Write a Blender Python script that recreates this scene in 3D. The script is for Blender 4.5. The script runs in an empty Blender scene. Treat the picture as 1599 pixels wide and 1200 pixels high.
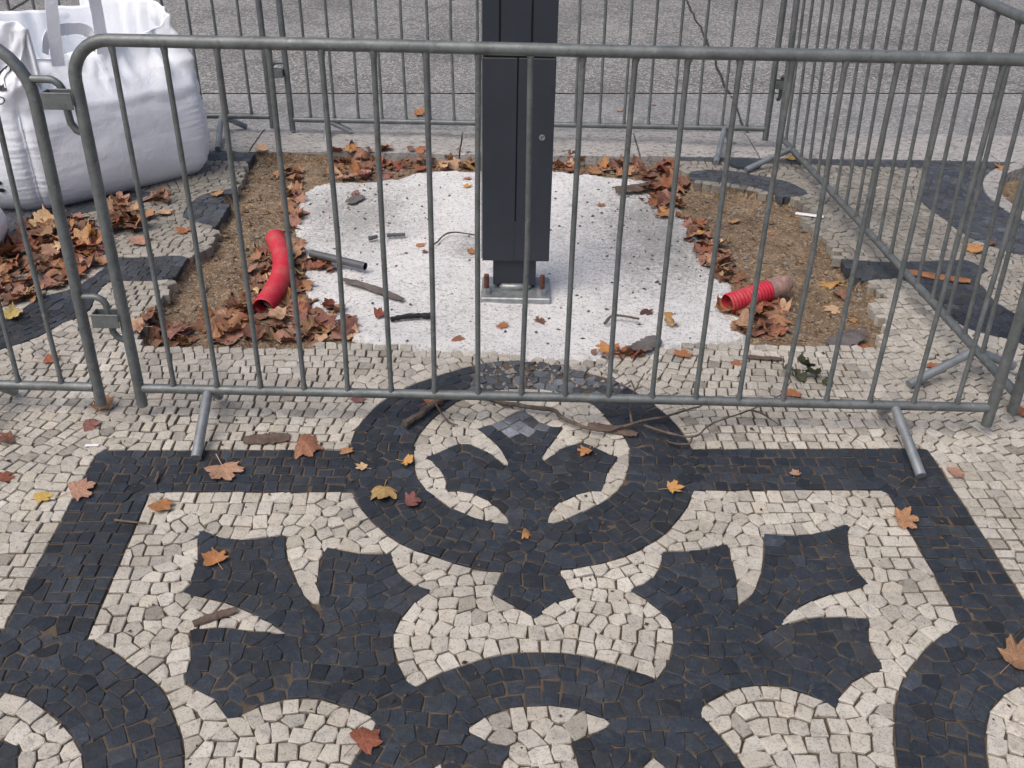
import bpy, math, random
import numpy as np
from mathutils import Matrix, Vector, noise
from math import radians as R, sin, cos, pi
random.seed(7); rng = np.random.default_rng(11)
SC = bpy.context.scene
COL = SC.collection

# ---------------------------------------------------------------- camera, light, exposure
CAM_H, PITCH, ROLL, FPX = 1.65, 32.0489, 1.0154, 1516.55
cd = bpy.data.cameras.new('camera'); cam = bpy.data.objects.new('camera', cd); COL.objects.link(cam)
cd.sensor_width = 36; cd.lens = FPX / 1599 * 36; cd.clip_start = .05; cd.clip_end = 500
cam.matrix_world = Matrix.Translation((0, 0, CAM_H)) @ Matrix.Rotation(R(90 - PITCH), 4, 'X') @ Matrix.Rotation(R(ROLL), 4, 'Z')
SC.camera = cam
SUN_EL, SUN_AZ = 58, 132         # overcast: veiled sun, to the left and a little behind the camera
w = bpy.data.worlds.new('World'); SC.world = w; w.use_nodes = True
nt = w.node_tree; nt.nodes.clear()
sky = nt.nodes.new('ShaderNodeTexSky'); sky.sky_type = 'NISHITA'; sky.sun_disc = False
sky.sun_elevation = R(SUN_EL); sky.sun_rotation = R(-SUN_AZ)
sky.air_density = .7; sky.dust_density = 6; sky.ozone_density = .6; sky.altitude = 0
bg = nt.nodes.new('ShaderNodeBackground'); bg.inputs[1].default_value = .10
ow = nt.nodes.new('ShaderNodeOutputWorld')
nt.links.new(sky.outputs[0], bg.inputs[0]); nt.links.new(bg.outputs[0], ow.inputs[0])
sd = bpy.data.lights.new('sun', 'SUN'); sd.energy = .75; sd.angle = R(50); sd.color = (1, .975, .94)
so = bpy.data.objects.new('sun', sd); COL.objects.link(so)
a = R(SUN_AZ); e = R(SUN_EL)
dirv = Vector((-sin(a) * cos(e), cos(a) * cos(e), sin(e)))
so.rotation_euler = dirv.to_track_quat('Z', 'Y').to_euler()
vs = SC.view_settings; vs.view_transform = 'Standard'; vs.look = 'None'; vs.gamma = 1; vs.use_curve_mapping = False
vs.exposure = 0.75
try: SC.cycles.max_bounces = 6
except Exception: pass

# ---------------------------------------------------------------- helpers
class MB:
    def __init__(s): s.v = []; s.f = []; s.m = []; s.c = []; s.cur = 0; s.col = (1, 0, 0, 1); s.usecol = False
    def add(s, vs, fs, col=None):
        b = len(s.v); s.v += [tuple(p) for p in vs]; s.f += [tuple(b + i for i in f) for f in fs]; s.m += [s.cur] * len(fs)
        c = col or s.col; s.c += [c] * len(vs)
    def box(s, lo, hi, bev=0.0, M=None):
        x0, y0, z0 = lo; x1, y1, z1 = hi
        if bev <= 0:
            vs = [(x0,y0,z0),(x1,y0,z0),(x1,y1,z0),(x0,y1,z0),(x0,y0,z1),(x1,y0,z1),(x1,y1,z1),(x0,y1,z1)]
            fs = [(0,3,2,1),(4,5,6,7),(0,1,5,4),(1,2,6,5),(2,3,7,6),(3,0,4,7)]
        else:
            b = bev
            def ring(z, i): return [(x0+i+b,y0+i,z),(x1-i-b,y0+i,z),(x1-i,y0+i+b,z),(x1-i,y1-i-b,z),(x1-i-b,y1-i,z),(x0+i+b,y1-i,z),(x0+i,y1-i-b,z),(x0+i,y0+i+b,z)]
            vs = ring(z0, b) + ring(z0 + b, 0) + ring(z1 - b, 0) + ring(z1, b)
            fs = [tuple(range(7, -1, -1)), tuple(range(24, 32))]
            for k in range(3):
                for i in range(8): j = (i + 1) % 8; fs.append((k*8+i, k*8+j, k*8+8+j, k*8+8+i))
        if M: vs = [M @ Vector(p) for p in vs]
        s.add(vs, fs)
    def tube(s, pts, r, n=10, cap=True, closed=False):
        pts = [Vector(p) for p in pts]; L = len(pts); rr = r if hasattr(r, '__len__') else [r] * L
        up = None; vs = []; fs = []
        for i, p in enumerate(pts):
            t = (pts[min(i + 1, L - 1)] - pts[max(i - 1, 0)]).normalized()
            if up is None:
                up = t.orthogonal().normalized()
            up = (up - t * up.dot(t)).normalized(); sd_ = t.cross(up)
            for k in range(n):
                a_ = 2 * pi * k / n; vs.append(p + (up * cos(a_) + sd_ * sin(a_)) * rr[i])
        for i in range(L - 1):
            for k in range(n):
                j = (k + 1) % n; fs.append((i*n+k, i*n+j, i*n+n+j, i*n+n+k))
        if cap: fs.append(tuple(range(n - 1, -1, -1))); fs.append(tuple(range((L-1)*n, L*n)))
        s.add(vs, fs)
    def prism(s, poly, z0, z1):
        n = len(poly); vs = [(p[0], p[1], z0) for p in poly] + [(p[0], p[1], z1) for p in poly]
        fs = [tuple(range(n - 1, -1, -1)), tuple(range(n, 2 * n))] + [(i, (i+1) % n, n + (i+1) % n, n + i) for i in range(n)]
        s.add(vs, fs)
    def mesh(s, name, mats, smooth=None):
        me = bpy.data.meshes.new(name); me.from_pydata([tuple(p) for p in s.v], [], s.f)
        for m in (mats if isinstance(mats, (list, tuple)) else [mats]): me.materials.append(m)
        if any(s.m): me.polygons.foreach_set('material_index', s.m)
        if s.usecol:
            at = me.attributes.new('tint', 'FLOAT_COLOR', 'POINT'); at.data.foreach_set('color', np.array(s.c, dtype=np.float32).ravel())
        if smooth is not None:
            me.polygons.foreach_set('use_smooth', [True] * len(me.polygons))
            me.set_sharp_from_angle(angle=R(smooth))
        me.update(); return me
    def obj(s, name, mats, parent=None, smooth=None):
        return link(name, s.mesh(name, mats, smooth), parent)
def link(name, me, parent=None):
    o = bpy.data.objects.new(name, me); COL.objects.link(o)
    if parent: o.parent = parent
    return o
def tag(o, label, cat, group=None, kind=None):
    o['label'] = label; o['category'] = cat
    if group: o['group'] = group
    if kind: o['kind'] = kind
    return o
def empty(name, M, label, cat, group=None):
    o = bpy.data.objects.new(name, None); COL.objects.link(o); o.matrix_world = M; o.empty_display_size = .1
    return tag(o, label, cat, group)
def fbm(x, y, z=0, o=4): return noise.fractal((x, y, z), 1.0, 2.0, o)

# ---------------------------------------------------------------- materials
def mat(name):
    m = bpy.data.materials.new(name); m.use_nodes = True; t = m.node_tree
    return m, t, t.nodes['Principled BSDF']
class NT:
    def __init__(s, t): s.t = t
    def n(s, ty, inp=None, **kw):
        x = s.t.nodes.new(ty)
        for k, v in kw.items(): setattr(x, k, v)
        for k, v in (inp or {}).items():
            if isinstance(v, bpy.types.NodeSocket): s.t.links.new(v, x.inputs[k])
            else: x.inputs[k].default_value = v
        return x
    def obj(s): return s.n('ShaderNodeTexCoord').outputs['Object']
    def noise(s, vec, scale, detail=4, rough=.55, dist=0): return s.n('ShaderNodeTexNoise', {'Vector': vec, 'Scale': scale, 'Detail': detail, 'Roughness': rough, 'Distortion': dist}).outputs['Fac']
    def ramp(s, fac, stops):
        r = s.n('ShaderNodeValToRGB', {'Fac': fac}); el = r.color_ramp.elements
        while len(el) < len(stops): el.new(.5)
        for q, (p, c) in zip(el, stops): q.position = p; q.color = (c if hasattr(c, '__len__') else (c, c, c)) + (1,) if not hasattr(c, '__len__') or len(c) == 3 else c
        return r.outputs['Color']
    def mix(s, f, a_, b_, mode='MIX'):
        x = s.n('ShaderNodeMix', data_type='RGBA', blend_type=mode)
        for k, v in ((0, f), (6, a_), (7, b_)):
            if isinstance(v, bpy.types.NodeSocket): s.t.links.new(v, x.inputs[k])
            else: x.inputs[k].default_value = v if not (hasattr(v, '__len__') and len(v) == 3) else tuple(v) + (1,)
        return x.outputs[2]
    def math(s, op, a_, b_=0.0):
        x = s.n('ShaderNodeMath', operation=op)
        for k, v in ((0, a_), (1, b_)):
            if isinstance(v, bpy.types.NodeSocket): s.t.links.new(v, x.inputs[k])
            else: x.inputs[k].default_value = v
        return x.outputs[0]
    def bump(s, h, strength, dist): return s.n('ShaderNodeBump', {'Height': h, 'Strength': strength, 'Distance': dist}).outputs['Normal']
    def set(s, p, **kw):
        for k, v in kw.items():
            k = k.replace('_', ' ')
            if isinstance(v, bpy.types.NodeSocket): s.t.links.new(v, p.inputs[k])
            else: p.inputs[k].default_value = v if not (hasattr(v, '__len__') and len(v) == 3) else tuple(v) + (1,)

def stone_mat(name, base, dark, warm, dark_amt, rough):
    m, t, p = mat(name); k = NT(t); o = k.obj()
    at = k.n('ShaderNodeAttribute', attribute_name='tint'); sep = k.n('ShaderNodeSeparateColor', {'Color': at.outputs['Color']})
    sc7 = k.n('ShaderNodeVectorMath', {0: at.outputs['Color']}, operation='SCALE'); sc7.inputs['Scale'].default_value = 7.0
    off = k.n('ShaderNodeVectorMath', {0: o, 1: sc7.outputs[0]}, operation='ADD'); v = off.outputs[0]
    c = k.mix(sep.outputs[1], base, warm)
    st = k.ramp(k.noise(v, 44, 7, .74, .2), [(.50, 0.0), (.70, 1.0)])
    c = k.mix(k.math('MULTIPLY', st, dark_amt), c, dark)
    big = k.ramp(k.noise(o, 3.2, 3), [(.3, .78), (.7, 1.1)])
    c = k.mix(1.0, c, big, 'MULTIPLY')
    pit = k.ramp(k.noise(v, 230, 4, .65), [(.34, .38), (.47, 1.0)])
    c = k.mix(.8, c, pit, 'MULTIPLY')
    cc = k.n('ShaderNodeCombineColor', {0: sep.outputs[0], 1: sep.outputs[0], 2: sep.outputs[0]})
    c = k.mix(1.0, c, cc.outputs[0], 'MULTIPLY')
    h = k.math('ADD', k.noise(v, 45, 5, .6), k.math('MULTIPLY', k.noise(v, 210, 4, .6), .35))
    k.set(p, Base_Color=c, Roughness=rough, Normal=k.bump(h, .55, .004), Specular_IOR_Level=.28)
    return m
M_WHITE = stone_mat('limestone', (.462, .440, .392), (.17, .160, .144), (.43, .395, .33), .62, .75)
M_BLACK = stone_mat('basalt', (.0225, .0295, .0410), (.064, .072, .084), (.035, .0385, .044), .55, .62)

def simple(name, col, rough=.6, metal=0.0, nscale=20, namt=.25, bscale=120, bstr=.2, bdist=.002, spec=.5, col2=None):
    m, t, p = mat(name); k = NT(t); o = k.obj()
    f = k.ramp(k.noise(o, nscale, 6, .65), [(.3, 0.0), (.72, 1.0)])
    c2 = col2 or tuple(x * (1 - namt * 1.6) for x in col)
    c = k.mix(f, c2, col)
    k.set(p, Base_Color=c, Roughness=rough, Metallic=metal, Specular_IOR_Level=spec, Normal=k.bump(k.noise(o, bscale, 4), bstr, bdist))
    return m
M_STEEL, t, p = mat('galvanised_steel'); k = NT(t); o = k.obj()
c = k.mix(k.ramp(k.noise(o, 14, 6, .7), [(.35, 0.0), (.68, 1.0)]), (.108, .122, .124), (.19, .209, .212))
c = k.mix(k.ramp(k.noise(o, 60, 4, .7), [(.54, 0.0), (.70, .6)]), c, (.085, .072, .058))
c = k.mix(k.ramp(k.noise(o, 33, 5, .75), [(.60, 0.0), (.68, .4)]), c, (.30, .31, .31))
c = k.mix(k.ramp(k.noise(o, 7, 5, .7), [(.62, 0.0), (.75, .35)]), c, (.20, .13, .085))
k.set(p, Base_Color=c, Metallic=.45, Roughness=k.ramp(k.noise(o, 25, 4), [(.3, .42), (.7, .62)]), Normal=k.bump(k.noise(o, 160, 3), .12, .001))
M_FOOT = simple('bright_galvanised_steel', (.33, .36, .38), .42, .5, 16, .3, 120, .15, .001)
M_PAINT = simple('graphite_paint', (.022, .030, .042), .5, 0, 6, .12, 300, .08, .0005, .45)
M_PAINT2 = simple('graphite_paint_lower', (.028, .035, .048), .5, 0, 6, .12, 300, .08, .0005, .45)
for m_ in (M_PAINT, M_PAINT2):
    t = m_.node_tree; p = t.nodes['Principled BSDF']; k = NT(t); o = k.obj(); src = p.inputs['Base Color'].links[0].from_socket
    c = k.mix(k.ramp(k.noise(o, 70, 6, .8), [(.66, 0.0), (.75, .25)]), src, (.10, .10, .10))
    c = k.mix(k.ramp(k.noise(o, 4, 6, .7), [(.5, 0.0), (.85, .14)]), c, (.12, .115, .11)); k.set(p, Base_Color=c)
M_GAP = simple('dark_gap', (.006, .007, .010), .7)
M_ZINC = simple('zinc_plate', (.40, .43, .44), .42, .6, 30, .3, 150, .2, .001)
M_RUST = simple('rusty_bolt_steel', (.16, .062, .042), .8, .2, 60, .4, 200, .5, .001)
M_CURB, t, p = mat('curb_limestone'); k = NT(t); o = k.obj()
mp = k.n('ShaderNodeMapping', {'Vector': o, 'Scale': (1, 1.4, 1)}).outputs[0]
c = k.ramp(k.noise(mp, 7, 6, .65), [(.28, (.25, .245, .235)), (.5, (.345, .338, .325)), (.75, (.42, .412, .398))])
c = k.mix(k.ramp(k.noise(mp, 34, 7, .8, .4), [(.51, 0.0), (.585, .9)]), c, (.12, .112, .108))
k.set(p, Base_Color=c, Roughness=.85, Normal=k.bump(k.math('ADD', k.noise(mp, 30, 5, .7), k.noise(o, 140, 3)), .7, .006))
def asphalt(name, dark, light, scale, thr, bd):
    m, t, p = mat(name); k = NT(t); o = k.obj()
    vo = k.n('ShaderNodeTexVoronoi', {'Vector': o, 'Scale': scale, 'Randomness': 1.0})
    sep = k.n('ShaderNodeSeparateColor', {'Color': vo.outputs['Color']})
    sp = k.ramp(sep.outputs[0], [(thr, 0.0), (thr + .25, 1.0)])
    body = k.ramp(vo.outputs['Distance'], [(.25, 1.0), (.6, .25)])
    big = k.noise(o, 1.4, 5, .6)
    d2 = tuple(x * 1.5 for x in dark)
    c = k.mix(k.ramp(big, [(.35, 0.0), (.65, 1.0)]), dark, d2)
    c = k.mix(k.math('MULTIPLY', sp, body), c, light)
    c = k.mix(k.ramp(k.noise(o, 5, 6, .7), [(.52, 0.0), (.72, .5)]), c, tuple(x * .6 for x in dark))
    c = k.mix(k.ramp(k.noise(o, .9, 6, .65), [(.50, 0.0), (.72, .55)]), c, tuple(x * .75 for x in dark))
    k.set(p, Base_Color=c, Roughness=.85, Normal=k.bump(k.math('MULTIPLY', sp, body), .6, bd), Specular_IOR_Level=.3)
    return m
M_ROAD = asphalt('worn_asphalt', (.108, .110, .108), (.44, .43, .42), 72, .40, .005)
M_GUT = asphalt('gutter_asphalt', (.148, .151, .152), (.40, .40, .39), 85, .46, .003)
M_TAR = simple('tar', (.03, .03, .032), .8)
M_BED = simple('joint_sand', (.128, .095, .064), .95, 0, 9, .3, 260, .6, .003, .2, (.055, .045, .036))
M_SOIL, t, p = mat('sandy_soil'); k = NT(t); o = k.obj()
c = k.ramp(k.noise(o, 6, 6, .65), [(.28, (.105, .074, .05)), (.5, (.20, .143, .092)), (.72, (.285, .215, .145))])
vo = k.n('ShaderNodeTexVoronoi', {'Vector': o, 'Scale': 110.0}); sepc = k.n('ShaderNodeSeparateColor', {'Color': vo.outputs['Color']})
c = k.mix(k.ramp(sepc.outputs[0], [(.72, 0.0), (.95, .6)]), c, (.40, .33, .25))
c = k.mix(k.ramp(sepc.outputs[1], [(.75, 0.0), (.95, .7)]), c, (.07, .05, .035))
k.set(p, Base_Color=c, Roughness=.95, Specular_IOR_Level=.15, Normal=k.bump(k.math('ADD', vo.outputs['Distance'], k.noise(o, 60, 5, .7)), .8, .008))
M_PAD, t, p = mat('white_concrete'); k = NT(t); o = k.obj()
dirt = k.n('ShaderNodeAttribute', attribute_name='tint'); dsep = k.n('ShaderNodeSeparateColor', {'Color': dirt.outputs['Color']})
c = k.ramp(k.noise(o, 9, 6, .6), [(.3, (.69, .695, .70)), (.6, (.80, .80, .795))])
gr = k.noise(o, 62, 8, .82, .3)
th = k.math('ADD', gr, k.math('MULTIPLY', dsep.outputs[0], .13))
c = k.mix(k.ramp(th, [(.540, 0.0), (.63, .8)]), c, (.30, .30, .29))
c = k.mix(k.ramp(k.noise(o, 130, 3, .6), [(.60, 0.0), (.66, .8)]), c, (.16, .16, .15))
fine = k.n('ShaderNodeTexVoronoi', {'Vector': o, 'Scale': 95.0}); fs_ = k.n('ShaderNodeSeparateColor', {'Color': fine.outputs['Color']})
c = k.mix(k.ramp(fs_.outputs[0], [(.88, 0.0), (.98, .5)]), c, (.33, .32, .30))
sm_ = k.ramp(k.noise(o, 7, 6, .7), [(.34, .15), (.66, 1.0)])
c = k.mix(k.math('MULTIPLY', k.math('MULTIPLY', dsep.outputs[0], sm_), .85), c, (.29, .288, .275))
c = k.mix(k.ramp(k.noise(o, 2.6, 6, .65), [(.56, 0.0), (.78, .3)]), c, (.45, .445, .43))
k.set(p, Base_Color=c, Roughness=.9, Specular_IOR_Level=.2, Normal=k.bump(k.math('ADD', gr, k.math('MULTIPLY', k.noise(o, 180, 4, .7), .6)), .9, .009))
M_BAG, t, p = mat('woven_plastic'); k = NT(t); o = k.obj()
wv = k.n('ShaderNodeTexWave', {'Vector': o, 'Scale': 90.0, 'Distortion': 1.5, 'Detail': 1.0}, wave_type='BANDS', bands_direction='Z').outputs['Fac']
c = k.ramp(k.noise(o, 3.5, 5, .6), [(.3, (.735, .775, .83)), (.7, (.80, .835, .88))])
c = k.mix(k.ramp(k.noise(o, 26, 6, .7), [(.66, 0.0), (.80, .28)]), c, (.42, .40, .37))
hh = k.math('ADD', k.math('MULTIPLY', wv, .08), k.noise(o, 17, 5, .6, .9))
hh = k.math('ADD', hh, k.math('MULTIPLY', k.ramp(k.noise(o, 6.5, 6, .6, 1.2), [(.44, 0.0), (.5, 1.0), (.56, 0.0)]), .16))
k.set(p, Base_Color=c, Roughness=.42, Normal=k.bump(hh, .30, .016), Subsurface_Weight=.0, Specular_IOR_Level=.4)
M_INK = simple('black_print', (.02, .022, .03), .6)
M_RED, t, p = mat('red_corrugated_plastic'); k = NT(t); o = k.obj()
c = k.mix(k.ramp(k.noise(o, 9, 6, .7), [(.46, 0.0), (.74, .6)]), (.46, .022, .046), (.34, .16, .125))
k.set(p, Base_Color=c, Roughness=.56, Specular_IOR_Level=.3, Normal=k.bump(k.noise(o, 80, 3), .1, .001))
M_TAPE = simple('clear_packing_tape', (.42, .29, .245), .28, 0, 45, .45, 70, .9, .006, .7, (.24, .13, .105))
M_PIPE = simple('grey_pipe_plastic', (.10, .108, .118), .5)
M_WOOD = simple('weathered_wood', (.175, .145, .13), .9, 0, 30, .4, 60, .7, .003)
M_TWIG = simple('branch_bark', (.155, .12, .095), .9, 0, 40, .45, 90, .8, .003)
M_BARK = simple('bark_flake', (.15, .105, .085), .9, 0, 25, .4, 70, .7, .003)
M_BARK_O = simple('orange_bark_flake', (.36, .16, .075), .9, 0, 25, .4, 70, .7, .003)
M_BARK_G = simple('grey_bark_flake', (.17, .15, .15), .9, 0, 25, .4, 70, .7, .003)
M_IRON = simple('cast_iron', (.055, .066, .078), .6, .3, 40, .3, 120, .5, .003)
M_WPLAS = simple('white_plastic', (.76, .77, .78), .4, 0, 10, .1)
M_CHIP = simple('stone_chips', (.33, .31, .29), .85, 0, 40, .5, 150, .6, .003)
M_DCHIP = simple('dark_chips', (.13, .128, .12), .85, 0, 40, .5, 150, .6, .003)
M_GREEN = simple('dry_green_leaf', (.085, .095, .045), .7, 0, 30, .5, 90, .6, .003, .4, (.045, .05, .03))
def leaf_mat(name, c1, c2):
    m, t, p = mat(name); k = NT(t); o = k.obj()
    oi = k.n('ShaderNodeObjectInfo').outputs['Random']
    vo = k.n('ShaderNodeVectorMath', {0: o}, operation='ADD'); t.links.new(oi, vo.inputs[1])
    c = k.mix(k.ramp(k.noise(vo.outputs[0], 22, 5, .65), [(.32, 0.0), (.68, 1.0)]), c2, c1)
    c = k.mix(k.ramp(k.noise(vo.outputs[0], 85, 4, .7), [(.58, 0.0), (.74, .6)]), c, tuple(x * .35 for x in c2))
    vn = k.n('ShaderNodeAttribute', attribute_name='tint'); vs2 = k.n('ShaderNodeSeparateColor', {'Color': vn.outputs['Color']})
    c = k.mix(k.ramp(vs2.outputs[0], [(.72, 0.0), (.95, .55)]), c, tuple(min(1, x * 1.35 + .03) for x in c1))
    hs = k.n('ShaderNodeHueSaturation', {'Color': c, 'Saturation': 1.0, 'Fac': 1.0})
    t.links.new(k.math('MULTIPLY_ADD', oi, .045), hs.inputs['Hue']); hs.inputs['Hue'].links[0].from_node.inputs[2].default_value = .478
    t.links.new(k.math('MULTIPLY_ADD', oi, .5), hs.inputs['Value']); hs.inputs['Value'].links[0].from_node.inputs[2].default_value = .72
    k.set(p, Base_Color=hs.outputs[0], Roughness=.62, Specular_IOR_Level=.35, Normal=k.bump(k.noise(vo.outputs[0], 60, 4), .5, .004))
    return m
LM = {'tan': leaf_mat('leaf_tan', (.40, .225, .12), (.24, .115, .058)), 'pink': leaf_mat('leaf_pinkish', (.36, .20, .15), (.22, .105, .075)),
      'ochre': leaf_mat('leaf_ochre', (.50, .30, .095), (.33, .165, .05)), 'pale': leaf_mat('leaf_pale', (.50, .33, .21), (.32, .18, .11)),
      'orange': leaf_mat('leaf_orange', (.44, .215, .085), (.30, .125, .05)), 'yellow': leaf_mat('leaf_yellow', (.50, .42, .16), (.36, .235, .08)),
      'red': leaf_mat('leaf_reddish', (.25, .11, .085), (.15, .065, .05)), 'rust': leaf_mat('leaf_rust', (.32, .13, .06), (.20, .075, .038)),
      'brown': leaf_mat('leaf_brown', (.25, .135, .08), (.14, .07, .042)), 'dark': leaf_mat('leaf_dark', (.12, .062, .05), (.06, .034, .03))}

# ---------------------------------------------------------------- data (metres on the ground plane)
P={}
P['ring_out']=[(-0.001,2.78),(0.103,2.767),(0.189,2.737),(0.261,2.707),(0.329,2.67),(0.396,2.599),(0.445,2.53),(0.487,2.453),(0.515,2.363),(0.526,2.292),(0.516,2.194),(0.491,2.078),(0.438,1.975),(0.362,1.888),(0.29,1.837),(0.212,1.803),(0.12,1.778),(0.071,1.763),(-0.006,1.77),(-0.106,1.788),(-0.18,1.821),(-0.255,1.854),(-0.319,1.911),(-0.374,1.976),(-0.418,2.055),(-0.448,2.166),(-0.464,2.285),(-0.459,2.353),(-0.424,2.467),(-0.388,2.538),(-0.335,2.601),(-0.249,2.674),(-0.181,2.718),(-0.097,2.76)]
P['arrow']=[(-0.006,1.788),(-0.04,1.695),(0.005,1.664),(0.042,1.636),(0.069,1.614),(0.089,1.654),(0.124,1.676),(0.16,1.691),(0.14,1.736),(0.118,1.792)]
P['ring_in']=[(0.031,2.61),(0.122,2.601),(0.202,2.57),(0.255,2.524),(0.29,2.452),(0.315,2.397),(0.341,2.328),(0.34,2.252),(0.327,2.177),(0.294,2.098),(0.261,2.058),(0.211,2.019),(0.142,1.97),(0.096,1.953),(0.008,1.951),(-0.052,1.962),(-0.122,1.991),(-0.167,2.022),(-0.22,2.083),(-0.249,2.122),(-0.27,2.193),(-0.278,2.262),(-0.278,2.316),(-0.259,2.379),(-0.235,2.436),(-0.201,2.484),(-0.157,2.54),(-0.07,2.591)]
P['flower_top']=[(0.008,1.94),(-0.018,1.997),(-0.045,2.031),(-0.081,2.061),(-0.118,2.078),(-0.173,2.082),(-0.176,2.113),(-0.194,2.173),(-0.221,2.211),(-0.243,2.237),(-0.2,2.264),(-0.161,2.3),(-0.134,2.314),(-0.101,2.291),(-0.066,2.265),(-0.031,2.223),(-0.002,2.192),(-0.01,2.23),(-0.032,2.282),(-0.061,2.334),(-0.101,2.384),(-0.056,2.409),(-0.021,2.437),(0.006,2.466),(0.035,2.488),(0.064,2.454),(0.094,2.417),(0.152,2.398),(0.131,2.341),(0.098,2.273),(0.08,2.199),(0.106,2.239),(0.142,2.281),(0.179,2.31),(0.211,2.324),(0.247,2.295),(0.28,2.269),(0.31,2.253),(0.293,2.22),(0.274,2.181),(0.261,2.134),(0.261,2.1),(0.215,2.09),(0.172,2.068),(0.131,2.038),(0.108,1.997),(0.096,1.943)]
P['frame']=[(-1.177,2.241),(1.222,2.323),(1.228,1.981),(1.233,1.709),(1.235,1.577),(1.236,1.502),(1.058,1.516),(1.051,1.622),(1.045,1.855),(1.036,2.122),(-0.97,2.056),(-0.954,1.771),(-0.941,1.532),(-0.937,1.443),(-1.123,1.413),(-1.14,1.593)]
P['motif']=[(-0.806,1.911),(-0.755,1.887),(-0.696,1.872),(-0.643,1.876),(-0.569,1.895),(-0.559,1.837),(-0.541,1.788),(-0.503,1.715),(-0.467,1.657),(-0.427,1.617),(-0.448,1.672),(-0.462,1.771),(-0.464,1.818),(-0.46,1.849),(-0.405,1.836),(-0.35,1.827),(-0.292,1.833),(-0.285,1.795),(-0.256,1.748),(-0.22,1.717),(-0.184,1.704),(-0.205,1.678),(-0.232,1.638),(-0.249,1.599),(-0.257,1.55),(-0.248,1.503),(-0.224,1.444),(-0.2,1.406),(-0.155,1.442),(-0.076,1.481),(-0.018,1.504),(0.065,1.516),(0.13,1.515),(0.206,1.498),(0.274,1.469),(0.327,1.445),(0.356,1.495),(0.374,1.557),(0.378,1.614),(0.362,1.64),(0.321,1.691),(0.289,1.72),(0.34,1.75),(0.371,1.792),(0.387,1.857),(0.427,1.858),(0.468,1.859),(0.559,1.89),(0.556,1.845),(0.556,1.769),(0.539,1.663),(0.578,1.701),(0.608,1.752),(0.636,1.828),(0.658,1.93),(0.74,1.927),(0.813,1.942),(0.893,1.977),(0.86,1.863),(0.859,1.815),(0.879,1.749),(0.807,1.724),(0.737,1.697),(0.669,1.655),(0.609,1.601),(0.667,1.621),(0.759,1.639),(0.845,1.633),(0.824,1.583),(0.82,1.535),(0.83,1.482),(0.782,1.466),(0.738,1.435),(0.712,1.407),(0.693,1.377),(0.649,1.405),(0.593,1.43),(0.559,1.433),(0.5,1.423),(0.444,1.397),(0.395,1.364),(0.434,1.305),(0.461,1.255),(0.476,1.203),(0.485,1.127),(-0.345,1.111),(-0.319,1.173),(-0.304,1.214),(-0.283,1.268),(-0.264,1.323),(-0.303,1.347),(-0.349,1.361),(-0.381,1.372),(-0.431,1.377),(-0.475,1.369),(-0.53,1.345),(-0.564,1.312),(-0.591,1.344),(-0.616,1.374),(-0.656,1.394),(-0.699,1.426),(-0.692,1.454),(-0.699,1.5),(-0.724,1.564),(-0.67,1.571),(-0.576,1.563),(-0.494,1.556),(-0.568,1.604),(-0.638,1.64),(-0.713,1.665),(-0.775,1.679),(-0.763,1.708),(-0.767,1.773),(-0.778,1.841)]
P['lens']=[(-0.082,1.308),(-0.042,1.338),(-0.004,1.357),(0.047,1.368),(0.096,1.369),(0.142,1.363),(0.185,1.346),(0.221,1.328),(0.182,1.303),(0.132,1.28),(0.139,1.249),(0.148,1.218),(0.153,1.121),(-0.022,1.117),(-0.008,1.215),(0.0,1.24),(0.017,1.267),(-0.035,1.277)]
P['lens_right']=[(0.276,1.228),(0.294,1.25),(0.326,1.2),(0.328,1.124),(0.237,1.122)]
P['lens_left']=[(-0.125,1.224),(-0.173,1.19),(-0.178,1.114),(-0.091,1.116)]
P['ringL_out']=[(-1.353,1.408),(-1.217,1.519),(-1.124,1.558),(-1.016,1.553),(-0.941,1.532),(-0.811,1.452),(-0.735,1.396),(-0.686,1.327),(-0.64,1.244),(-0.627,1.202),(-0.601,1.106),(-1.234,1.093)]
P['ringL_in']=[(-1.228,1.327),(-1.141,1.365),(-1.065,1.375),(-1.03,1.372),(-0.969,1.345),(-0.907,1.303),(-0.855,1.253),(-0.825,1.21),(-0.785,1.102),(-1.175,1.095)]
P['ringL_fl']=[(-1.093,1.267),(-1.013,1.261),(-0.964,1.247),(-0.949,1.195),(-0.868,1.101),(-1.081,1.096)]
P['ringR_out']=[(1.43,1.506),(1.324,1.608),(1.207,1.646),(1.117,1.644),(1.051,1.622),(0.985,1.579),(0.915,1.515),(0.856,1.445),(0.823,1.388),(0.8,1.326),(0.775,1.231),(0.752,1.132),(1.353,1.144)]
P['ringR_in']=[(1.308,1.382),(1.227,1.439),(1.117,1.444),(1.062,1.414),(1.017,1.371),(0.983,1.311),(0.96,1.246),(0.929,1.136),(1.254,1.142)]
P['bandL']=[(-1.782,2.674),(-1.714,2.796),(-1.638,2.873),(-1.575,2.99),(-1.53,3.073),(-1.547,3.204),(-1.539,3.312),(-1.463,3.331),(-1.374,3.335),(-1.298,3.366),(-1.302,3.547),(-1.345,3.564),(-1.453,3.547),(-1.596,3.541),(-1.597,3.446),(-1.626,3.325),(-1.656,3.253),(-1.738,3.197),(-1.755,3.109),(-1.807,3.0),(-1.895,2.904)]
P['bandL2']=[(-1.562,4.832),(-1.328,4.815),(-1.331,4.689),(-1.563,4.695)]
P['bandL3']=[(-1.296,4.317),(-1.285,4.203),(-1.274,3.854),(-1.445,3.953),(-1.451,4.148),(-1.392,4.263)]
P['bandL4']=[(-2.347,3.515),(-2.127,3.702),(-2.005,3.787),(-1.927,3.931),(-1.765,4.102),(-1.64,4.25),(-1.901,4.238),(-2.258,3.988),(-2.479,3.766)]
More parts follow.
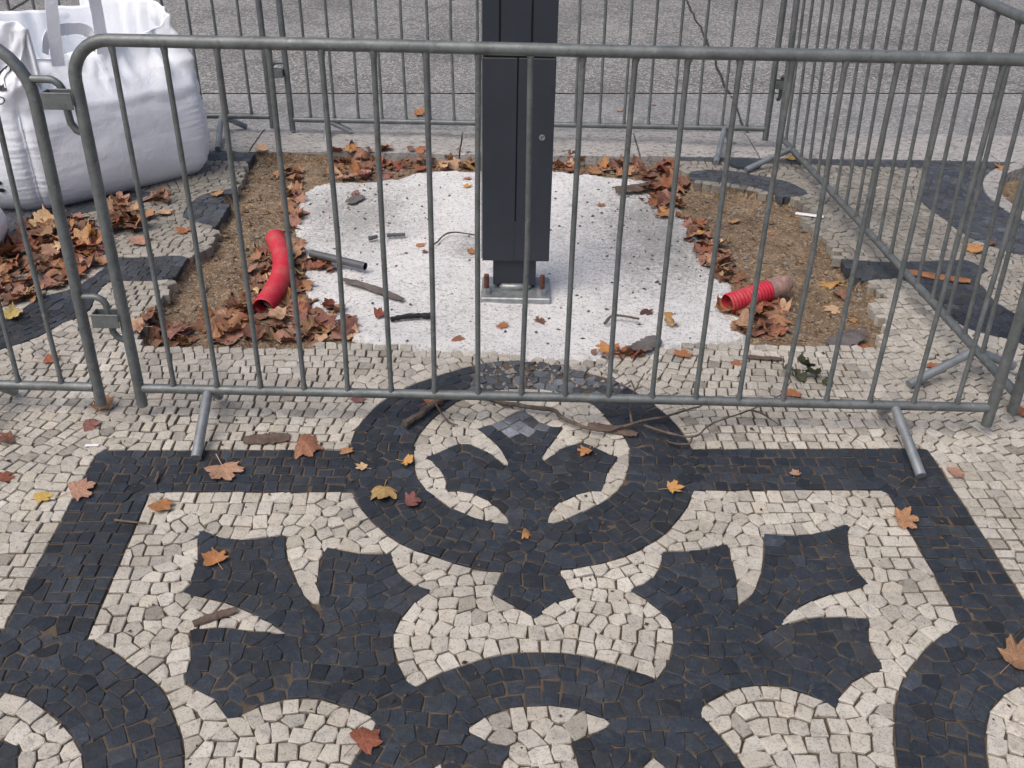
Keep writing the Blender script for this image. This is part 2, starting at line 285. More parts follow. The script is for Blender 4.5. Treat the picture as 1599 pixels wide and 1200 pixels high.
P['bandR0']=[(0.833,4.891),(1.736,4.9),(2.619,4.877),(2.941,4.855),(2.893,4.757),(2.023,4.769),(1.413,4.794),(0.836,4.812)]
P['bandR1']=[(0.861,4.653),(1.025,4.68),(1.176,4.623),(1.363,4.465),(1.384,4.365),(1.248,4.325),(1.186,4.414),(1.045,4.492),(0.854,4.535)]
P['bandR2']=[(2.096,4.811),(2.504,4.832),(2.328,4.444),(2.26,4.184),(2.301,4.066),(2.427,4.043),(2.264,3.698),(2.111,3.717),(2.017,3.803),(1.949,3.922),(1.923,4.078),(1.897,4.213),(1.915,4.382),(2.004,4.602)]
P['bandR3']=[(1.291,3.657),(1.4,3.637),(1.545,3.624),(1.729,3.644),(1.846,3.655),(1.915,3.561),(1.839,3.499),(1.82,3.391),(1.827,3.247),(1.869,3.162),(1.98,2.999),(1.874,2.778),(1.776,2.951),(1.744,2.995),(1.662,3.038),(1.594,3.167),(1.56,3.278),(1.543,3.441),(1.496,3.474),(1.342,3.439),(1.301,3.489)]
P['hole']=[(-1.356,4.824),(-1.317,4.478),(-1.309,4.17),(-1.273,3.925),(-1.242,3.656),(-1.289,3.548),(-1.295,3.441),(-1.293,3.246),(-1.288,3.068),(-1.272,2.838),(-1.084,2.84),(-0.866,2.83),(-0.719,2.853),(-0.592,2.875),(-0.438,2.867),(-0.263,2.852),(-0.089,2.841),(0.041,2.798),(0.148,2.785),(0.233,2.78),(0.343,2.826),(0.453,2.847),(0.569,2.899),(0.729,2.936),(0.885,2.937),(0.991,2.918),(1.144,2.911),(1.263,2.897),(1.315,3.021),(1.365,3.118),(1.317,3.176),(1.328,3.227),(1.403,3.314),(1.353,3.434),(1.349,3.55),(1.333,3.659),(1.326,3.8),(1.293,3.935),(1.295,4.079),(1.349,4.25),(1.276,4.343),(1.135,4.386),(0.966,4.462),(0.85,4.509),(0.831,4.707),(0.847,4.942)]
P['pad']=[(-1.005,4.386),(-0.89,4.521),(-0.644,4.551),(-0.467,4.678),(-0.212,4.709),(0.207,4.731),(0.492,4.653),(0.71,4.601),(0.754,4.228),(0.784,3.935),(0.827,3.613),(0.848,3.438),(0.845,3.224),(0.824,3.052),(0.675,2.986),(0.583,2.969),(0.464,2.916),(0.352,2.894),(0.152,2.853),(0.042,2.866),(-0.091,2.91),(-0.269,2.921),(-0.449,2.937),(-0.548,3.002),(-0.599,3.119),(-0.722,3.216),(-0.809,3.429),(-0.841,3.667),(-0.945,4.0)]
LEAVES=[
((-0.595, 2.272), 0.135, 'tan', 0.9, 0.004, 'large curled tan plane leaf lying on the outer edge of the black frame'),
((-0.797, 2.156), 0.125, 'pink', 0.6, 0.004, 'pinkish brown splayed leaf on the black band beside the barrier foot'),
((-0.924, 1.996), 0.085, 'ochre', 0.5, 0.004, 'yellowish leaf in the inner left corner of the black frame'),
((-1.165, 2.049), 0.105, 'pale', 0.5, 0.004, 'pale pinkish leaf on white stones at the left outer edge of the black frame'),
((-1.252, 2.019), 0.062, 'ochre', 0.4, 0.004, 'small ochre leaf alone on the white stones at far left'),
((-0.718, 1.786), 0.085, 'orange', 0.5, 0.004, 'orange leaf on the left lobe of the left black flower'),
((-0.341, 2.069), 0.095, 'yellow', 0.7, 0.004, 'yellow green leaf on the left of the black ring'),
((-0.267, 2.022), 0.075, 'red', 0.8, 0.004, 'reddish brown leaf just right of the yellow green leaf on the ring'),
((-0.411, 2.173), 0.045, 'pale', 0.5, 0.004, 'tiny pale leaf on the left side of the black ring'),
((-0.296, 2.201), 0.058, 'orange', 0.9, 0.004, 'folded orange leaf touching the inner left edge of the black ring'),
((-0.467, 2.244), 0.048, 'tan', 0.6, 0.004, 'small tan leaf where the black frame meets the ring on the left'),
((-0.252, 2.512), 0.078, 'tan', 0.6, 0.004, 'tan leaf under the barrier rail beside the thick end of the branch'),
((0.219, 2.271), 0.062, 'orange', 0.9, 0.004, 'folded orange leaf on the right lobe of the flower inside the ring'),
((0.441, 2.103), 0.068, 'orange', 0.6, 0.004, 'orange leaf on the right side of the black ring'),
((0.04, 1.909), 0.046, 'rust', 0.8, 0.004, 'small rust red leaf on the bottom of the black ring'),
((-0.288, 1.27), 0.078, 'rust', 0.7, 0.004, 'rust red leaf beside the black centre ring at the bottom of the view'),
((1.032, 1.989), 0.095, 'tan', 0.5, 0.004, 'tan leaf lying across the inner right edge of the black frame'),
((0.797, 2.176), 0.042, 'pale', 0.5, 0.004, 'small pale leaf on the black band left of the right barrier foot'),
((1.247, 2.192), 0.055, 'pink', 0.4, 0.004, 'pinkish leaf on white stones right of the barrier foot tip'),
((1.126, 1.514), 0.11, 'brown', 0.8, 0.004, 'big brown leaf on the black ring at the right edge of the view'),
((-1.243, 2.448), 0.09, 'tan', 0.7, 0.004, 'tan leaf under the bottom of the left barrier end post'),
((-1.252, 2.359), 0.07, 'pink', 0.9, 0.004, 'narrow curled pinkish leaf left of the tan leaf below the end posts'),
((-1.45, 2.281), 0.085, 'brown', 0.8, 0.004, 'brown crumpled leaf at the left edge near the left barrier foot'),
((-1.386, 2.096), 0.06, 'rust', 0.5, 0.004, 'rust leaf cut by the left edge of the view below the barrier foot'),
((-1.522, 2.729), 0.075, 'orange', 0.6, 0.004, 'orange leaf with a pale lobe between the bars of the left barrier'),
((-1.771, 3.013), 0.095, 'yellow', 1.2, 0.004, 'curled yellow leaf on the dark stone band at far left'),
((-0.478, 2.512), 0.06, 'pink', 0.5, 0.004, 'pinkish leaf just under the barrier rail on the white stones'),
((0.57, 2.827), 0.075, 'orange', 0.6, 0.004, 'bright orange leaf on white stones at the front edge of the hole'),
((0.889, 2.59), 0.062, 'orange', 0.5, 0.004, 'orange leaf just behind the front rail below the green leaf clump'),
((0.75, 2.791), 0.052, 'orange', 0.7, 0.004, 'small orange leaf on white stones left of the reddish stick'),
((1.394, 2.792), 0.055, 'orange', 0.6, 0.004, 'small orange brown leaf on white stones near the right barrier foot'),
((1.578, 2.532), 0.09, 'orange', 0.5, 0.004, 'orange leaf at the bottom of the far right barrier post'),
((1.27, 3.511), 0.135, 'ochre', 0.8, -0.045, 'big ochre leaf on the sand in the right of the hole'),
((1.281, 3.393), 0.1, 'tan', 0.8, -0.045, 'crumpled tan leaf below the big ochre leaf on the sand'),
((1.222, 3.294), 0.075, 'pale', 0.6, -0.045, 'pale leaf lowest of the three leaves close together on the right sand'),
((1.256, 3.193), 0.055, 'ochre', 0.5, -0.045, 'small ochre leaf on the sand near the right corner of the hole'),
((1.223, 2.98), 0.075, 'orange', 0.6, -0.02, 'orange leaf on the grey bark piece at the front right corner of the hole'),
((0.993, 4.144), 0.08, 'tan', 0.7, -0.045, 'tan leaf on the sand in the back right of the hole'),
((1.138, 4.005), 0.05, 'orange', 0.7, -0.045, 'small orange leaf on the right sand below the white plastic strip'),
((-0.045, 3.078), 0.068, 'orange', 0.5, -0.03, 'orange leaf on the white concrete in front of the column base'),
((0.094, 3.122), 0.062, 'brown', 0.9, -0.03, 'brown leaf right of the orange leaf in front of the column base'),
((-0.196, 2.97), 0.062, 'tan', 0.6, -0.02, 'tan leaf on the front part of the white concrete'),
((-0.498, 3.154), 0.085, 'rust', 0.9, -0.03, 'narrow rust leaf on the concrete left of the column'),
((-0.402, 3.804), 0.058, 'orange', 0.7, -0.035, 'orange leaf on the middle of the left half of the concrete'),
((-0.371, 3.733), 0.036, 'red', 0.7, -0.035, 'tiny reddish leaf below the orange leaf on the concrete'),
((-0.175, 3.724), 0.05, 'rust', 0.9, -0.03, 'rust leaf against the left side of the column on the concrete'),
((0.492, 3.222), 0.075, 'dark', 0.9, -0.03, 'dark crumpled leaf on the right half of the concrete'),
((0.575, 3.22), 0.06, 'ochre', 0.5, -0.03, 'ochre leaf right of the dark crumpled leaf on the concrete'),
((0.58, 3.125), 0.082, 'tan', 1.1, -0.03, 'narrow tan leaf below the ochre leaf on the concrete'),
((-0.242, 4.602), 0.056, 'orange', 0.6, -0.035, 'small orange leaf at the back of the concrete left of the column'),
((-0.24, 4.496), 0.056, 'ochre', 0.6, -0.035, 'ochre leaf just below the orange leaf at the back of the concrete'),
((-0.77, 4.385), 0.07, 'pink', 0.9, -0.035, 'pinkish leaf near the back left of the concrete'),
((0.402, 4.278), 0.046, 'rust', 0.6, -0.035, 'small rust leaf on the concrete right of the column'),
((-0.602, 5.843), 0.125, 'ochre', 0.8, -0.095, 'ochre leaf on the grey gutter behind the back barrier'),
((0.644, 5.998), 0.06, 'pale', 0.7, -0.095, 'pale leaf on the gutter right of the column'),
((0.857, 6.136), 0.045, 'pink', 0.7, -0.095, 'small pinkish leaf on the gutter farthest to the right'),
((1.41, 4.841), 0.09, 'ochre', 0.7, 0.004, 'ochre leaf on dark stones at the curb under the right barrier'),
((2.459, 4.79), 0.11, 'ochre', 0.7, 0.004, 'ochre leaf on dark stones beside the round tree pit'),
((1.911, 3.731), 0.12, 'orange', 0.8, 0.004, 'orange leaf on pale stones right of the right barrier'),
((2.014, 3.807), 0.08, 'brown', 1.0, 0.004, 'brown crumpled leaf just right of the orange leaf beyond the right barrier'),
((-1.308, 4.844), 0.1, 'pale', 0.8, -0.05, 'pale leaf on the sand in the back left corner of the hole'),
((-1.369, 4.213), 0.085, 'tan', 0.7, 0.004, 'tan leaf on dark stones between the white bag and the hole'),
((-1.392, 3.785), 0.085, 'orange', 0.8, 0.004, 'orange leaf on pale stones left of the hole'),
((-1.523, 3.99), 0.09, 'pale', 0.6, 0.004, 'pale leaf on pale stones below the right end of the white bag'),
((-1.526, 3.68), 0.11, 'pale', 0.6, 0.004, 'pale yellow leaf on pale stones below the white bag'),
]
HEAPS=[
([(-2.086, 3.613), (-2.092, 3.743), (-2.03, 3.848), (-1.734, 3.712), (-1.631, 3.539), (-1.614, 3.392), (-1.691, 3.305), (-1.743, 3.17), (-1.806, 3.102), (-1.938, 3.087), (-2.137, 3.399)], 78, 0.003, 0.07, (0.1, 0.17), 'the big heap below the white bag', 'leaves in the heap below the white bag'),
([(-2.098, 3.88), (-1.801, 3.893), (-1.717, 3.739), (-1.995, 3.767)], 12, 0.003, 0.04, (0.09, 0.14), 'the strip along the bag bottom', 'leaves along the bottom of the white bag'),
([(-1.8, 4.002), (-1.681, 4.068), (-1.576, 3.897), (-1.579, 3.765), (-1.7, 3.78)], 13, 0.003, 0.06, (0.1, 0.17), 'the pile at the bag front', 'leaves piled against the bag front'),
([(-1.664, 4.146), (-1.589, 4.205), (-1.536, 4.105), (-1.603, 4.049)], 3, 0.003, 0.03, (0.1, 0.15), 'the few under the bag right half', 'leaves under the right half of the bag'),
([(-1.135, 3.708), (-1.046, 3.81), (-0.917, 3.849), (-0.83, 3.506), (-0.759, 3.286), (-0.622, 3.187), (-0.546, 2.987), (-0.742, 2.944), (-0.897, 2.938), (-1.052, 2.933), (-1.145, 3.021), (-1.095, 3.22), (-1.031, 3.356)], 74, -0.05, 0.055, (0.09, 0.15), 'the heap round the left red conduit', 'leaves heaped round the left red conduit'),
([(-1.201, 4.743), (-1.081, 4.693), (-0.968, 4.173), (-0.921, 3.87), (-0.977, 3.847), (-1.077, 4.246)], 20, -0.05, 0.03, (0.09, 0.14), 'the row along the concrete left edge', 'leaves along the left edge of the concrete'),
([(-1.314, 2.933), (-1.31, 3.073), (-1.183, 3.058), (-1.117, 2.926)], 12, -0.05, 0.04, (0.09, 0.14), 'the pile in the front left corner', 'leaves in the front left corner of the hole'),
([(-0.946, 4.853), (-0.688, 4.906), (-0.542, 4.777), (-0.652, 4.605), (-0.879, 4.54)], 22, -0.05, 0.05, (0.1, 0.16), 'the curb pile left of the column', 'leaves piled under the curb left of the column'),
([(-0.683, 4.867), (-0.204, 4.912), (-0.199, 4.776), (-0.501, 4.685)], 14, -0.05, 0.035, (0.09, 0.14), 'the thin leaf row beside the column', 'leaves in a row under the curb'),
([(0.186, 4.913), (0.648, 4.917), (0.659, 4.707), (0.432, 4.696), (0.195, 4.721)], 18, -0.05, 0.04, (0.09, 0.14), 'the curb row right of the column', 'leaves in a row under the curb right of the column'),
([(0.64, 4.838), (0.811, 4.886), (0.817, 4.502), (0.713, 4.136), (0.589, 4.341)], 20, -0.05, 0.05, (0.1, 0.17), 'the pile behind the concrete', 'leaves piled at the back right of the concrete'),
([(0.747, 4.214), (0.839, 4.105), (0.872, 3.794), (0.932, 3.608), (0.919, 3.473), (0.811, 3.514), (0.758, 3.756)], 30, -0.05, 0.035, (0.08, 0.13), 'the row along the concrete right edge', 'leaves along the right edge of the concrete'),
([(0.786, 3.292), (0.982, 3.353), (1.056, 3.303), (0.951, 3.051), (0.837, 3.056)], 22, -0.05, 0.04, (0.1, 0.15), 'the pile below the right red conduit', 'leaves below the right red conduit'),
([(-0.867, 3.666), (-0.741, 3.621), (-0.699, 3.52), (-0.831, 3.544)], 6, -0.04, 0.02, (0.08, 0.12), 'the few beside the grey pipe', 'leaves beside the grey pipe'),
([(0.228, 2.873), (0.462, 2.917), (0.441, 2.821), (0.245, 2.797)], 5, -0.01, 0.02, (0.09, 0.13), 'the few at the concrete front edge', 'leaves at the front edge of the concrete'),
]


# ---------------------------------------------------------------- mosaic pavement
RES = .003; X0, X1, Y0, Y1 = -3.0, 3.2, .85, 4.9
W = int((X1 - X0) / RES); H = int((Y1 - Y0) / RES)
PITCH_S = .0415; YC = 1.14
def curb_y(x): return 4.862 + .011 * x
def paint(mask, poly, val):
    p_ = np.array(poly); x0, y0 = p_.min(0); x1, y1 = p_.max(0)
    i0 = max(0, int((x0 - X0) / RES)); i1 = min(W, int((x1 - X0) / RES) + 2); j0 = max(0, int((y0 - Y0) / RES)); j1 = min(H, int((y1 - Y0) / RES) + 2)
    if i1 <= i0 or j1 <= j0: return
    ys = Y0 + (np.arange(j0, j1) + .5) * RES; xs = X0 + (np.arange(i0, i1) + .5) * RES
    sub = mask[j0:j1, i0:i1]; n = len(p_)
    for r, y in enumerate(ys):
        q = p_; q2 = np.roll(p_, -1, 0)
        c_ = (q[:, 1] > y) != (q2[:, 1] > y)
        if not c_.any(): continue
        xx = np.sort(q[c_, 0] + (y - q[c_, 1]) * (q2[c_, 0] - q[c_, 0]) / (q2[c_, 1] - q[c_, 1]))
        for a_, b_ in zip(xx[::2], xx[1::2]):
            sub[r, np.searchsorted(xs, a_):np.searchsorted(xs, b_)] = val
def smooth_poly(pl, it=2):
    # round the hand-traced outline where it runs smoothly, keep its corners
    for _ in range(it):
        out = []; n = len(pl)
        for i in range(n):
            a_ = np.array(pl[i - 1]); b_ = np.array(pl[i]); c_ = np.array(pl[(i + 1) % n]); d_ = np.array(pl[(i + 2) % n])
            out.append(tuple(b_))
            t1 = (b_ - a_); t2 = (d_ - c_); e_ = c_ - b_; L_ = np.linalg.norm(e_)
            def turn(u, v): return abs(math.atan2(u[0] * v[1] - u[1] * v[0], u @ v))
            mid = (b_ + c_) / 2
            m_ = np.zeros(2)
            if turn(t1, e_) < .75: m_ = m_ + (t1 / (np.linalg.norm(t1) + 1e-9))
            else: m_ = m_ + e_ / (L_ + 1e-9)
            if turn(e_, t2) < .75: m_ = m_ - (t2 / (np.linalg.norm(t2) + 1e-9))
            else: m_ = m_ - e_ / (L_ + 1e-9)
            out.append(tuple(mid + m_ * L_ / 8))
        pl = out
    return pl
ORDER = [('frame', 1), ('ringL_out', 1), ('ringR_out', 1), ('ring_out', 1), ('arrow', 1), ('motif', 1), ('ring_in', 0), ('flower_top', 1), ('lens', 0), ('lens_right', 0), ('lens_left', 0),
         ('ringL_in', 0), ('ringL_fl', 1), ('ringR_in', 0), ('bandL', 1), ('bandL2', 1), ('bandL3', 1), ('bandL4', 1), ('bandR0', 1), ('bandR1', 1), ('bandR2', 1), ('bandR3', 1)]
mask = np.zeros((H, W), np.int8)
segs = []
for nme, v_ in ORDER:
    pl = P[nme]
    if nme not in ('frame',): pl = smooth_poly(pl)
    paint(mask, pl, v_)
jc = int((YC - Y0) / RES)
for j in range(jc): mask[j] = mask[min(H - 1, 2 * jc - j)]
PIT = (2.83, 4.32, .60, .53); COVER = (1.157, 4.768, .076)
gy, gx = np.mgrid[0:H, 0:W]; GX = X0 + (gx + .5) * RES; GY = Y0 + (gy + .5) * RES
mask[(GX - PIT[0]) ** 2 + (GY - PIT[1]) ** 2 < PIT[2] ** 2] = 2
mask[(GX - COVER[0]) ** 2 + (GY - COVER[1]) ** 2 < (COVER[2] + .006) ** 2] = 2
mask[GY > curb_y(GX) - .004] = 2
# boundary samples with direction, from the mask itself
sm = mask.astype(np.float32)
dyy = np.abs(np.diff(mask, axis=0)) > 0; dxx = np.abs(np.diff(mask, axis=1)) > 0
def box(a_, r):
    for ax in (0, 1):
        c_ = np.cumsum(np.pad(a_, [(r + 1, r) if q == ax else (0, 0) for q in (0, 1)], mode='edge'), axis=ax)
        a_ = (c_.take(range(2 * r + 1, c_.shape[ax]), axis=ax) - c_.take(range(0, c_.shape[ax] - 2 * r - 1), axis=ax)) / (2 * r + 1)
    return a_
bl = box(box(sm, 8), 8); ggy, ggx = np.gradient(bl)
bj, bi = np.nonzero(dyy[:, :-1] | dxx[:-1, :])
sel = rng.permutation(len(bj))[:9000]; bj, bi = bj[sel], bi[sel]
bang = np.arctan2(ggy[bj, bi], ggx[bj, bi]); bx = X0 + (bi + .5) * RES; by = Y0 + (bj + .5) * RES
# sites
sx, sy = [], []
ny = int((Y1 - Y0) / PITCH_S); nx = int((X1 - X0) / PITCH_S)
for j in range(ny):
    for i in range(nx):
        sx.append(X0 + (i + .5 + (.5 if j % 2 else 0) * .6) * PITCH_S + random.uniform(-.012, .012)); sy.append(Y0 + (j + .5) * PITCH_S + random.uniform(-.01, .01))
sx = np.array(sx); sy = np.array(sy)
ok = (sx > X0 + .002) & (sx < X1 - .002) & (sy > Y0 + .002) & (sy < Y1 - .002); sx, sy = sx[ok], sy[ok]
cls = mask[((sy - Y0) / RES).astype(int), ((sx - X0) / RES).astype(int)]
ok = cls < 2; sx, sy, cls = sx[ok], sy[ok], cls[ok]
def angles(sx, sy):
    th = np.empty(len(sx)); dd = np.empty(len(sx))
    cell = {}
    for i0 in range(0, len(sx), 600):
        d2 = (sx[i0:i0+600, None] - bx[None]) ** 2 + (sy[i0:i0+600, None] - by[None]) ** 2
        q = d2.argmin(1); th[i0:i0+600] = bang[q]; dd[i0:i0+600] = np.sqrt(d2[np.arange(len(q)), q])
    base = .16 * np.sin(2.1 * sx + 1.3 * sy) + .22 * np.sin(3.7 * sy - 1.9 * sx + 1) + .25 * np.sign(sx) * (np.abs(sx) > 1.2)
    wgt = np.exp(-(dd / .15) ** 2)
    z_ = wgt * np.exp(4j * th) + (1 - wgt) * np.exp(4j * base)
    return np.angle(z_) / 4
asp = np.exp(rng.normal(0, .13, len(sx)))
Rw = 13
oy, ox = np.mgrid[-Rw:Rw + 1, -Rw:Rw + 1]
for it in range(9):
    if it in (0, 2, 4, 6): ang = angles(sx, sy)
    D = np.full((H, W), 9e9, np.float32); Lb = np.full((H, W), -1, np.int32)
    fx = (sx - X0) / RES - .5; fy = (sy - Y0) / RES - .5
    ix = np.round(fx).astype(int); iy = np.round(fy).astype(int)
    cs = np.cos(ang); sn = np.sin(ang)
    oyf = oy.astype(np.float32); oxf = ox.astype(np.float32)
    for s_ in range(len(sx)):
        a0, b0 = iy[s_], ix[s_]
        j0 = max(0, a0 - Rw); j1 = min(H, a0 + Rw + 1); i0 = max(0, b0 - Rw); i1 = min(W, b0 + Rw + 1)
        if j1 <= j0 or i1 <= i0: continue
        dx = oxf[j0 - a0 + Rw:j1 - a0 + Rw, i0 - b0 + Rw:i1 - b0 + Rw] + (b0 - fx[s_]); dy = oyf[j0 - a0 + Rw:j1 - a0 + Rw, i0 - b0 + Rw:i1 - b0 + Rw] + (a0 - fy[s_])
        d = np.maximum(np.abs(dx * cs[s_] + dy * sn[s_]) * asp[s_], np.abs(dy * cs[s_] - dx * sn[s_]) / asp[s_])
        sub = D[j0:j1, i0:i1]
        q = (d < sub) & (mask[j0:j1, i0:i1] == cls[s_])
        sub[q] = d[q]; Lb[j0:j1, i0:i1][q] = s_
    fl = Lb.ravel(); good = fl >= 0; fl = fl[good]
    area = np.bincount(fl, minlength=len(sx)).astype(float)
    cx_ = np.bincount(fl, GX.ravel()[good], len(sx)); cy_ = np.bincount(fl, GY.ravel()[good], len(sx))
    if it == 8: break
    keep = area > 0
    nxs = np.where(keep, cx_ / np.maximum(area, 1), sx); nys = np.where(keep, cy_ / np.maximum(area, 1), sy)
    A0 = (PITCH_S / RES) ** 2
    if it in (1, 3, 5): keep &= area > (.33 if it > 1 else .2) * A0
    if it in (2, 4):
        big = np.nonzero(area > 1.75 * A0)[0]
        ax_ = nxs[big] + .4 * PITCH_S * np.cos(ang[big]); ay_ = nys[big] + .4 * PITCH_S * np.sin(ang[big])
        nxs[big] -= .4 * PITCH_S * np.cos(ang[big]); nys[big] -= .4 * PITCH_S * np.sin(ang[big])
        nxs = np.r_[nxs, ax_]; nys = np.r_[nys, ay_]; cls = np.r_[cls, cls[big]]; asp = np.r_[asp, np.ones(len(big))]; keep = np.r_[keep, np.ones(len(big), bool)]; ang = np.r_[ang, ang[big]]
    sx, sy, cls, asp, ang = nxs[keep], nys[keep], cls[keep], asp[keep], ang[keep]
# support polygons of the cells, in the frame of each stone
order = np.argsort(fl, kind='stable'); lab = fl[order]; px_ = GX.ravel()[good][order]; py_ = GY.ravel()[good][order]
ids, st = np.unique(lab, return_index=True)
ccx = cx_ / np.maximum(area, 1); ccy = cy_ / np.maximum(area, 1)
u_ = (px_ - ccx[lab]); v_ = (py_ - ccy[lab]); ca, sa = np.cos(ang[lab]), np.sin(ang[lab])
u, v = u_ * ca + v_ * sa, -u_ * sa + v_ * ca
ND = 16; sup = np.empty((len(ids), ND))
for d_ in range(ND):
    a_ = 2 * pi * d_ / ND; sup[:, d_] = np.maximum.reduceat(u * cos(a_) + v * sin(a_), st) + .3 * RES
def clip(poly, nx_, ny_, h_):
    out = []; n = len(poly)
    for i in range(n):
        a_ = poly[i]; b_ = poly[(i + 1) % n]; da = a_[0] * nx_ + a_[1] * ny_ - h_; db = b_[0] * nx_ + b_[1] * ny_ - h_
        if da <= 0: out.append(a_)
        if (da < 0 < db) or (db < 0 < da):
            t_ = da / (da - db); out.append((a_[0] + (b_[0] - a_[0]) * t_, a_[1] + (b_[1] - a_[1]) * t_))
    return out
def square_up(poly, tol):
    # drop the short cut-off sides: neighbouring sides are run on until they meet, as in hand-split stones
    pl = list(poly); A = abs(sum(pl[i][0] * pl[i-1][1] - pl[i-1][0] * pl[i][1] for i in range(len(pl)))) / 2
    while len(pl) > 4:
        best = None; n = len(pl)
        for i in range(n):
            a_, b_, c_, d_ = pl[i-1], pl[i], pl[(i+1) % n], pl[(i+2) % n]
            ux, uy = b_[0]-a_[0], b_[1]-a_[1]; vx, vy = c_[0]-d_[0], c_[1]-d_[1]; den = ux*vy - uy*vx
            if abs(den) < 1e-9: continue
            t_ = ((d_[0]-a_[0])*vy - (d_[1]-a_[1])*vx) / den; q = (a_[0]+ux*t_, a_[1]+uy*t_)
            if t_ < 1 - 1e-6: continue
            w_ = ((q[0]-d_[0])*vx + (q[1]-d_[1])*vy) / (vx*vx+vy*vy+1e-12)
            if w_ < 1 - 1e-6: continue
            ar = abs((c_[0]-b_[0])*(q[1]-b_[1]) - (c_[1]-b_[1])*(q[0]-b_[0])) / 2
            if best is None or ar < best[0]: best = (ar, i, q)
        if best is None or best[0] > tol * A: break
        i = best[1]; j = (i + 1) % n
        pl[i] = best[2]; pl.pop(j)
    return pl
def inside(pl, x, y):
    r = False; n = len(pl); j = n - 1
    for i in range(n):
        if (pl[i][1] > y) != (pl[j][1] > y) and x < (pl[j][0] - pl[i][0]) * (y - pl[i][1]) / (pl[j][1] - pl[i][1]) + pl[i][0]: r = not r
        j = i
    return r
HOLE = P['hole']
def to_px(x, y, z):
    Y = y; Z = z - CAM_H; th = R(PITCH); fw = Y * cos(th) - Z * sin(th); up = Y * sin(th) + Z * cos(th)
    a_ = FPX * x / fw; b_ = -FPX * up / fw; c_, d_ = cos(R(ROLL)), sin(R(ROLL))
    return 800 + a_ * c_ - b_ * d_, 600 + a_ * d_ + b_ * c_, fw
stones = []
for n_, s_ in enumerate(ids):
    if area[s_] < 14: continue
    cx0, cy0 = ccx[s_], ccy[s_]
    if inside(HOLE, cx0, cy0): continue
    black = cls[s_] == 1
    gap = (.0022 if black else .0029)
    poly = [(-.08, -.08), (.08, -.08), (.08, .08), (-.08, .08)]
    for d_ in range(ND):
        a_ = 2 * pi * d_ / ND + random.uniform(-.05, .05)
        h_ = sup[n_, d_] - gap - abs(random.gauss(0, .0004))
        poly = clip(poly, cos(a_), sin(a_), h_)
        if len(poly) < 3: break
    if len(poly) < 3: continue
    poly = square_up(poly, random.uniform(.012, .04))
    pp = []
    for q in poly:
        if not pp or math.hypot(q[0] - pp[-1][0], q[1] - pp[-1][1]) > .005: pp.append(q)
    if len(pp) > 3 and math.hypot(pp[0][0] - pp[-1][0], pp[0][1] - pp[-1][1]) < .005: pp.pop()
    if len(pp) < 3: continue
    c_, s2 = cos(ang[s_]), sin(ang[s_])
    pp = [(cx0 + a_ * c_ - b_ * s2, cy0 + a_ * s2 + b_ * c_) for a_, b_ in pp]
    X, Y, fw = to_px(cx0, cy0, 0)
    vis = area[s_] / fw ** 3 if (5 < X < 1594 and 5 < Y < 1195) else 0
    stones.append((vis, black, cx0, cy0, pp))
stones.sort(key=lambda q: -q[0])
def stone_into(mb, st_):
    vis, black, cx0, cy0, pp = st_
    n = len(pp); hz = random.gauss(0, .0009) + .0022 * fbm(cx0 * 2.2, cy0 * 2.2, 3, 3)
    tx, ty = random.gauss(0, .022), random.gauss(0, .022)
    # rougher, sunken stones where the paving is broken behind the rail
    if black and -.12 < cx0 < .34 and 2.58 < cy0 < 2.78: hz += random.uniform(-.003, .003); tx *= 5; ty *= 5
    r_ = max(math.hypot(a_[0] - cx0, a_[1] - cy0) for a_ in pp)
    bev = min(.0024, r_ * .2); f_ = 1 - bev / max(r_ * .75, 1e-4)
    def zt(x, y): return hz + tx * (x - cx0) + ty * (y - cy0)
    top = []; rim = []; bot = []
    for q in pp:
        j = random.uniform(-.0006, .0006)
        tpx, tpy = cx0 + (q[0] - cx0) * (f_ + j * 20), cy0 + (q[1] - cy0) * (f_ + j * 20)
        top.append((tpx, tpy, zt(tpx, tpy) + random.gauss(0, .0005)))
        rim.append((q[0], q[1], zt(q[0], q[1]) - .0016 - random.uniform(0, .001)))
        bot.append((cx0 + (q[0] - cx0) * .93, cy0 + (q[1] - cy0) * .93, -.040))
    cen = (cx0 + random.gauss(0, r_ * .12), cy0 + random.gauss(0, r_ * .12), hz + random.uniform(-.0006, .0012))
    fs = [(n, i, (i + 1) % n) for i in range(n)]
    o1 = n + 1; o2 = 2 * n + 1
    fs += [(o1 + i, o1 + (i + 1) % n, (i + 1) % n, i) for i in range(n)] + [(o2 + i, o2 + (i + 1) % n, o1 + (i + 1) % n, o1 + i) for i in range(n)]
    wm = None
    br = random.gauss(1, .085 if not black else .15); br = max(.6, min(1.35, br))
    if not black and random.random() < .06: br *= .72
    if black and random.random() < .03: br *= 1.35
    if black and math.hypot(cx0 - .035, (cy0 - 2.43) * .8) < .07: br *= random.uniform(1.5, 6); wm = 1
    if black and -.12 < cx0 < .36 and 2.57 < cy0 < 2.79: br *= random.uniform(1.2, 4); wm = 1
    if cy0 > 3.0: q_ = min(1, (cy0 - 3.0) / .8); br *= (1 + .9 * q_) if black else (1 - .38 * q_)   # towards the kerb: dust pales the black, shade and dirt painted into the white
    mb.usecol = True
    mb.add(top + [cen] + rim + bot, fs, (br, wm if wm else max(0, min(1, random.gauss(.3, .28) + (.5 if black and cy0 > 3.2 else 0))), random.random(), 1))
pav = MB()
PD = P['pad']; pa = np.array(PD); cpx, cpy = pa.mean(0)
NP_ = 110; pv = {}; Pp = np.zeros((H, W), np.int8); paint(Pp, [(cpx + (q[0] - cpx) * 1.02, cpy + (q[1] - cpy) * 1.02) for q in PD], 1); Pb = box(box(Pp.astype(np.float32), 10), 10)
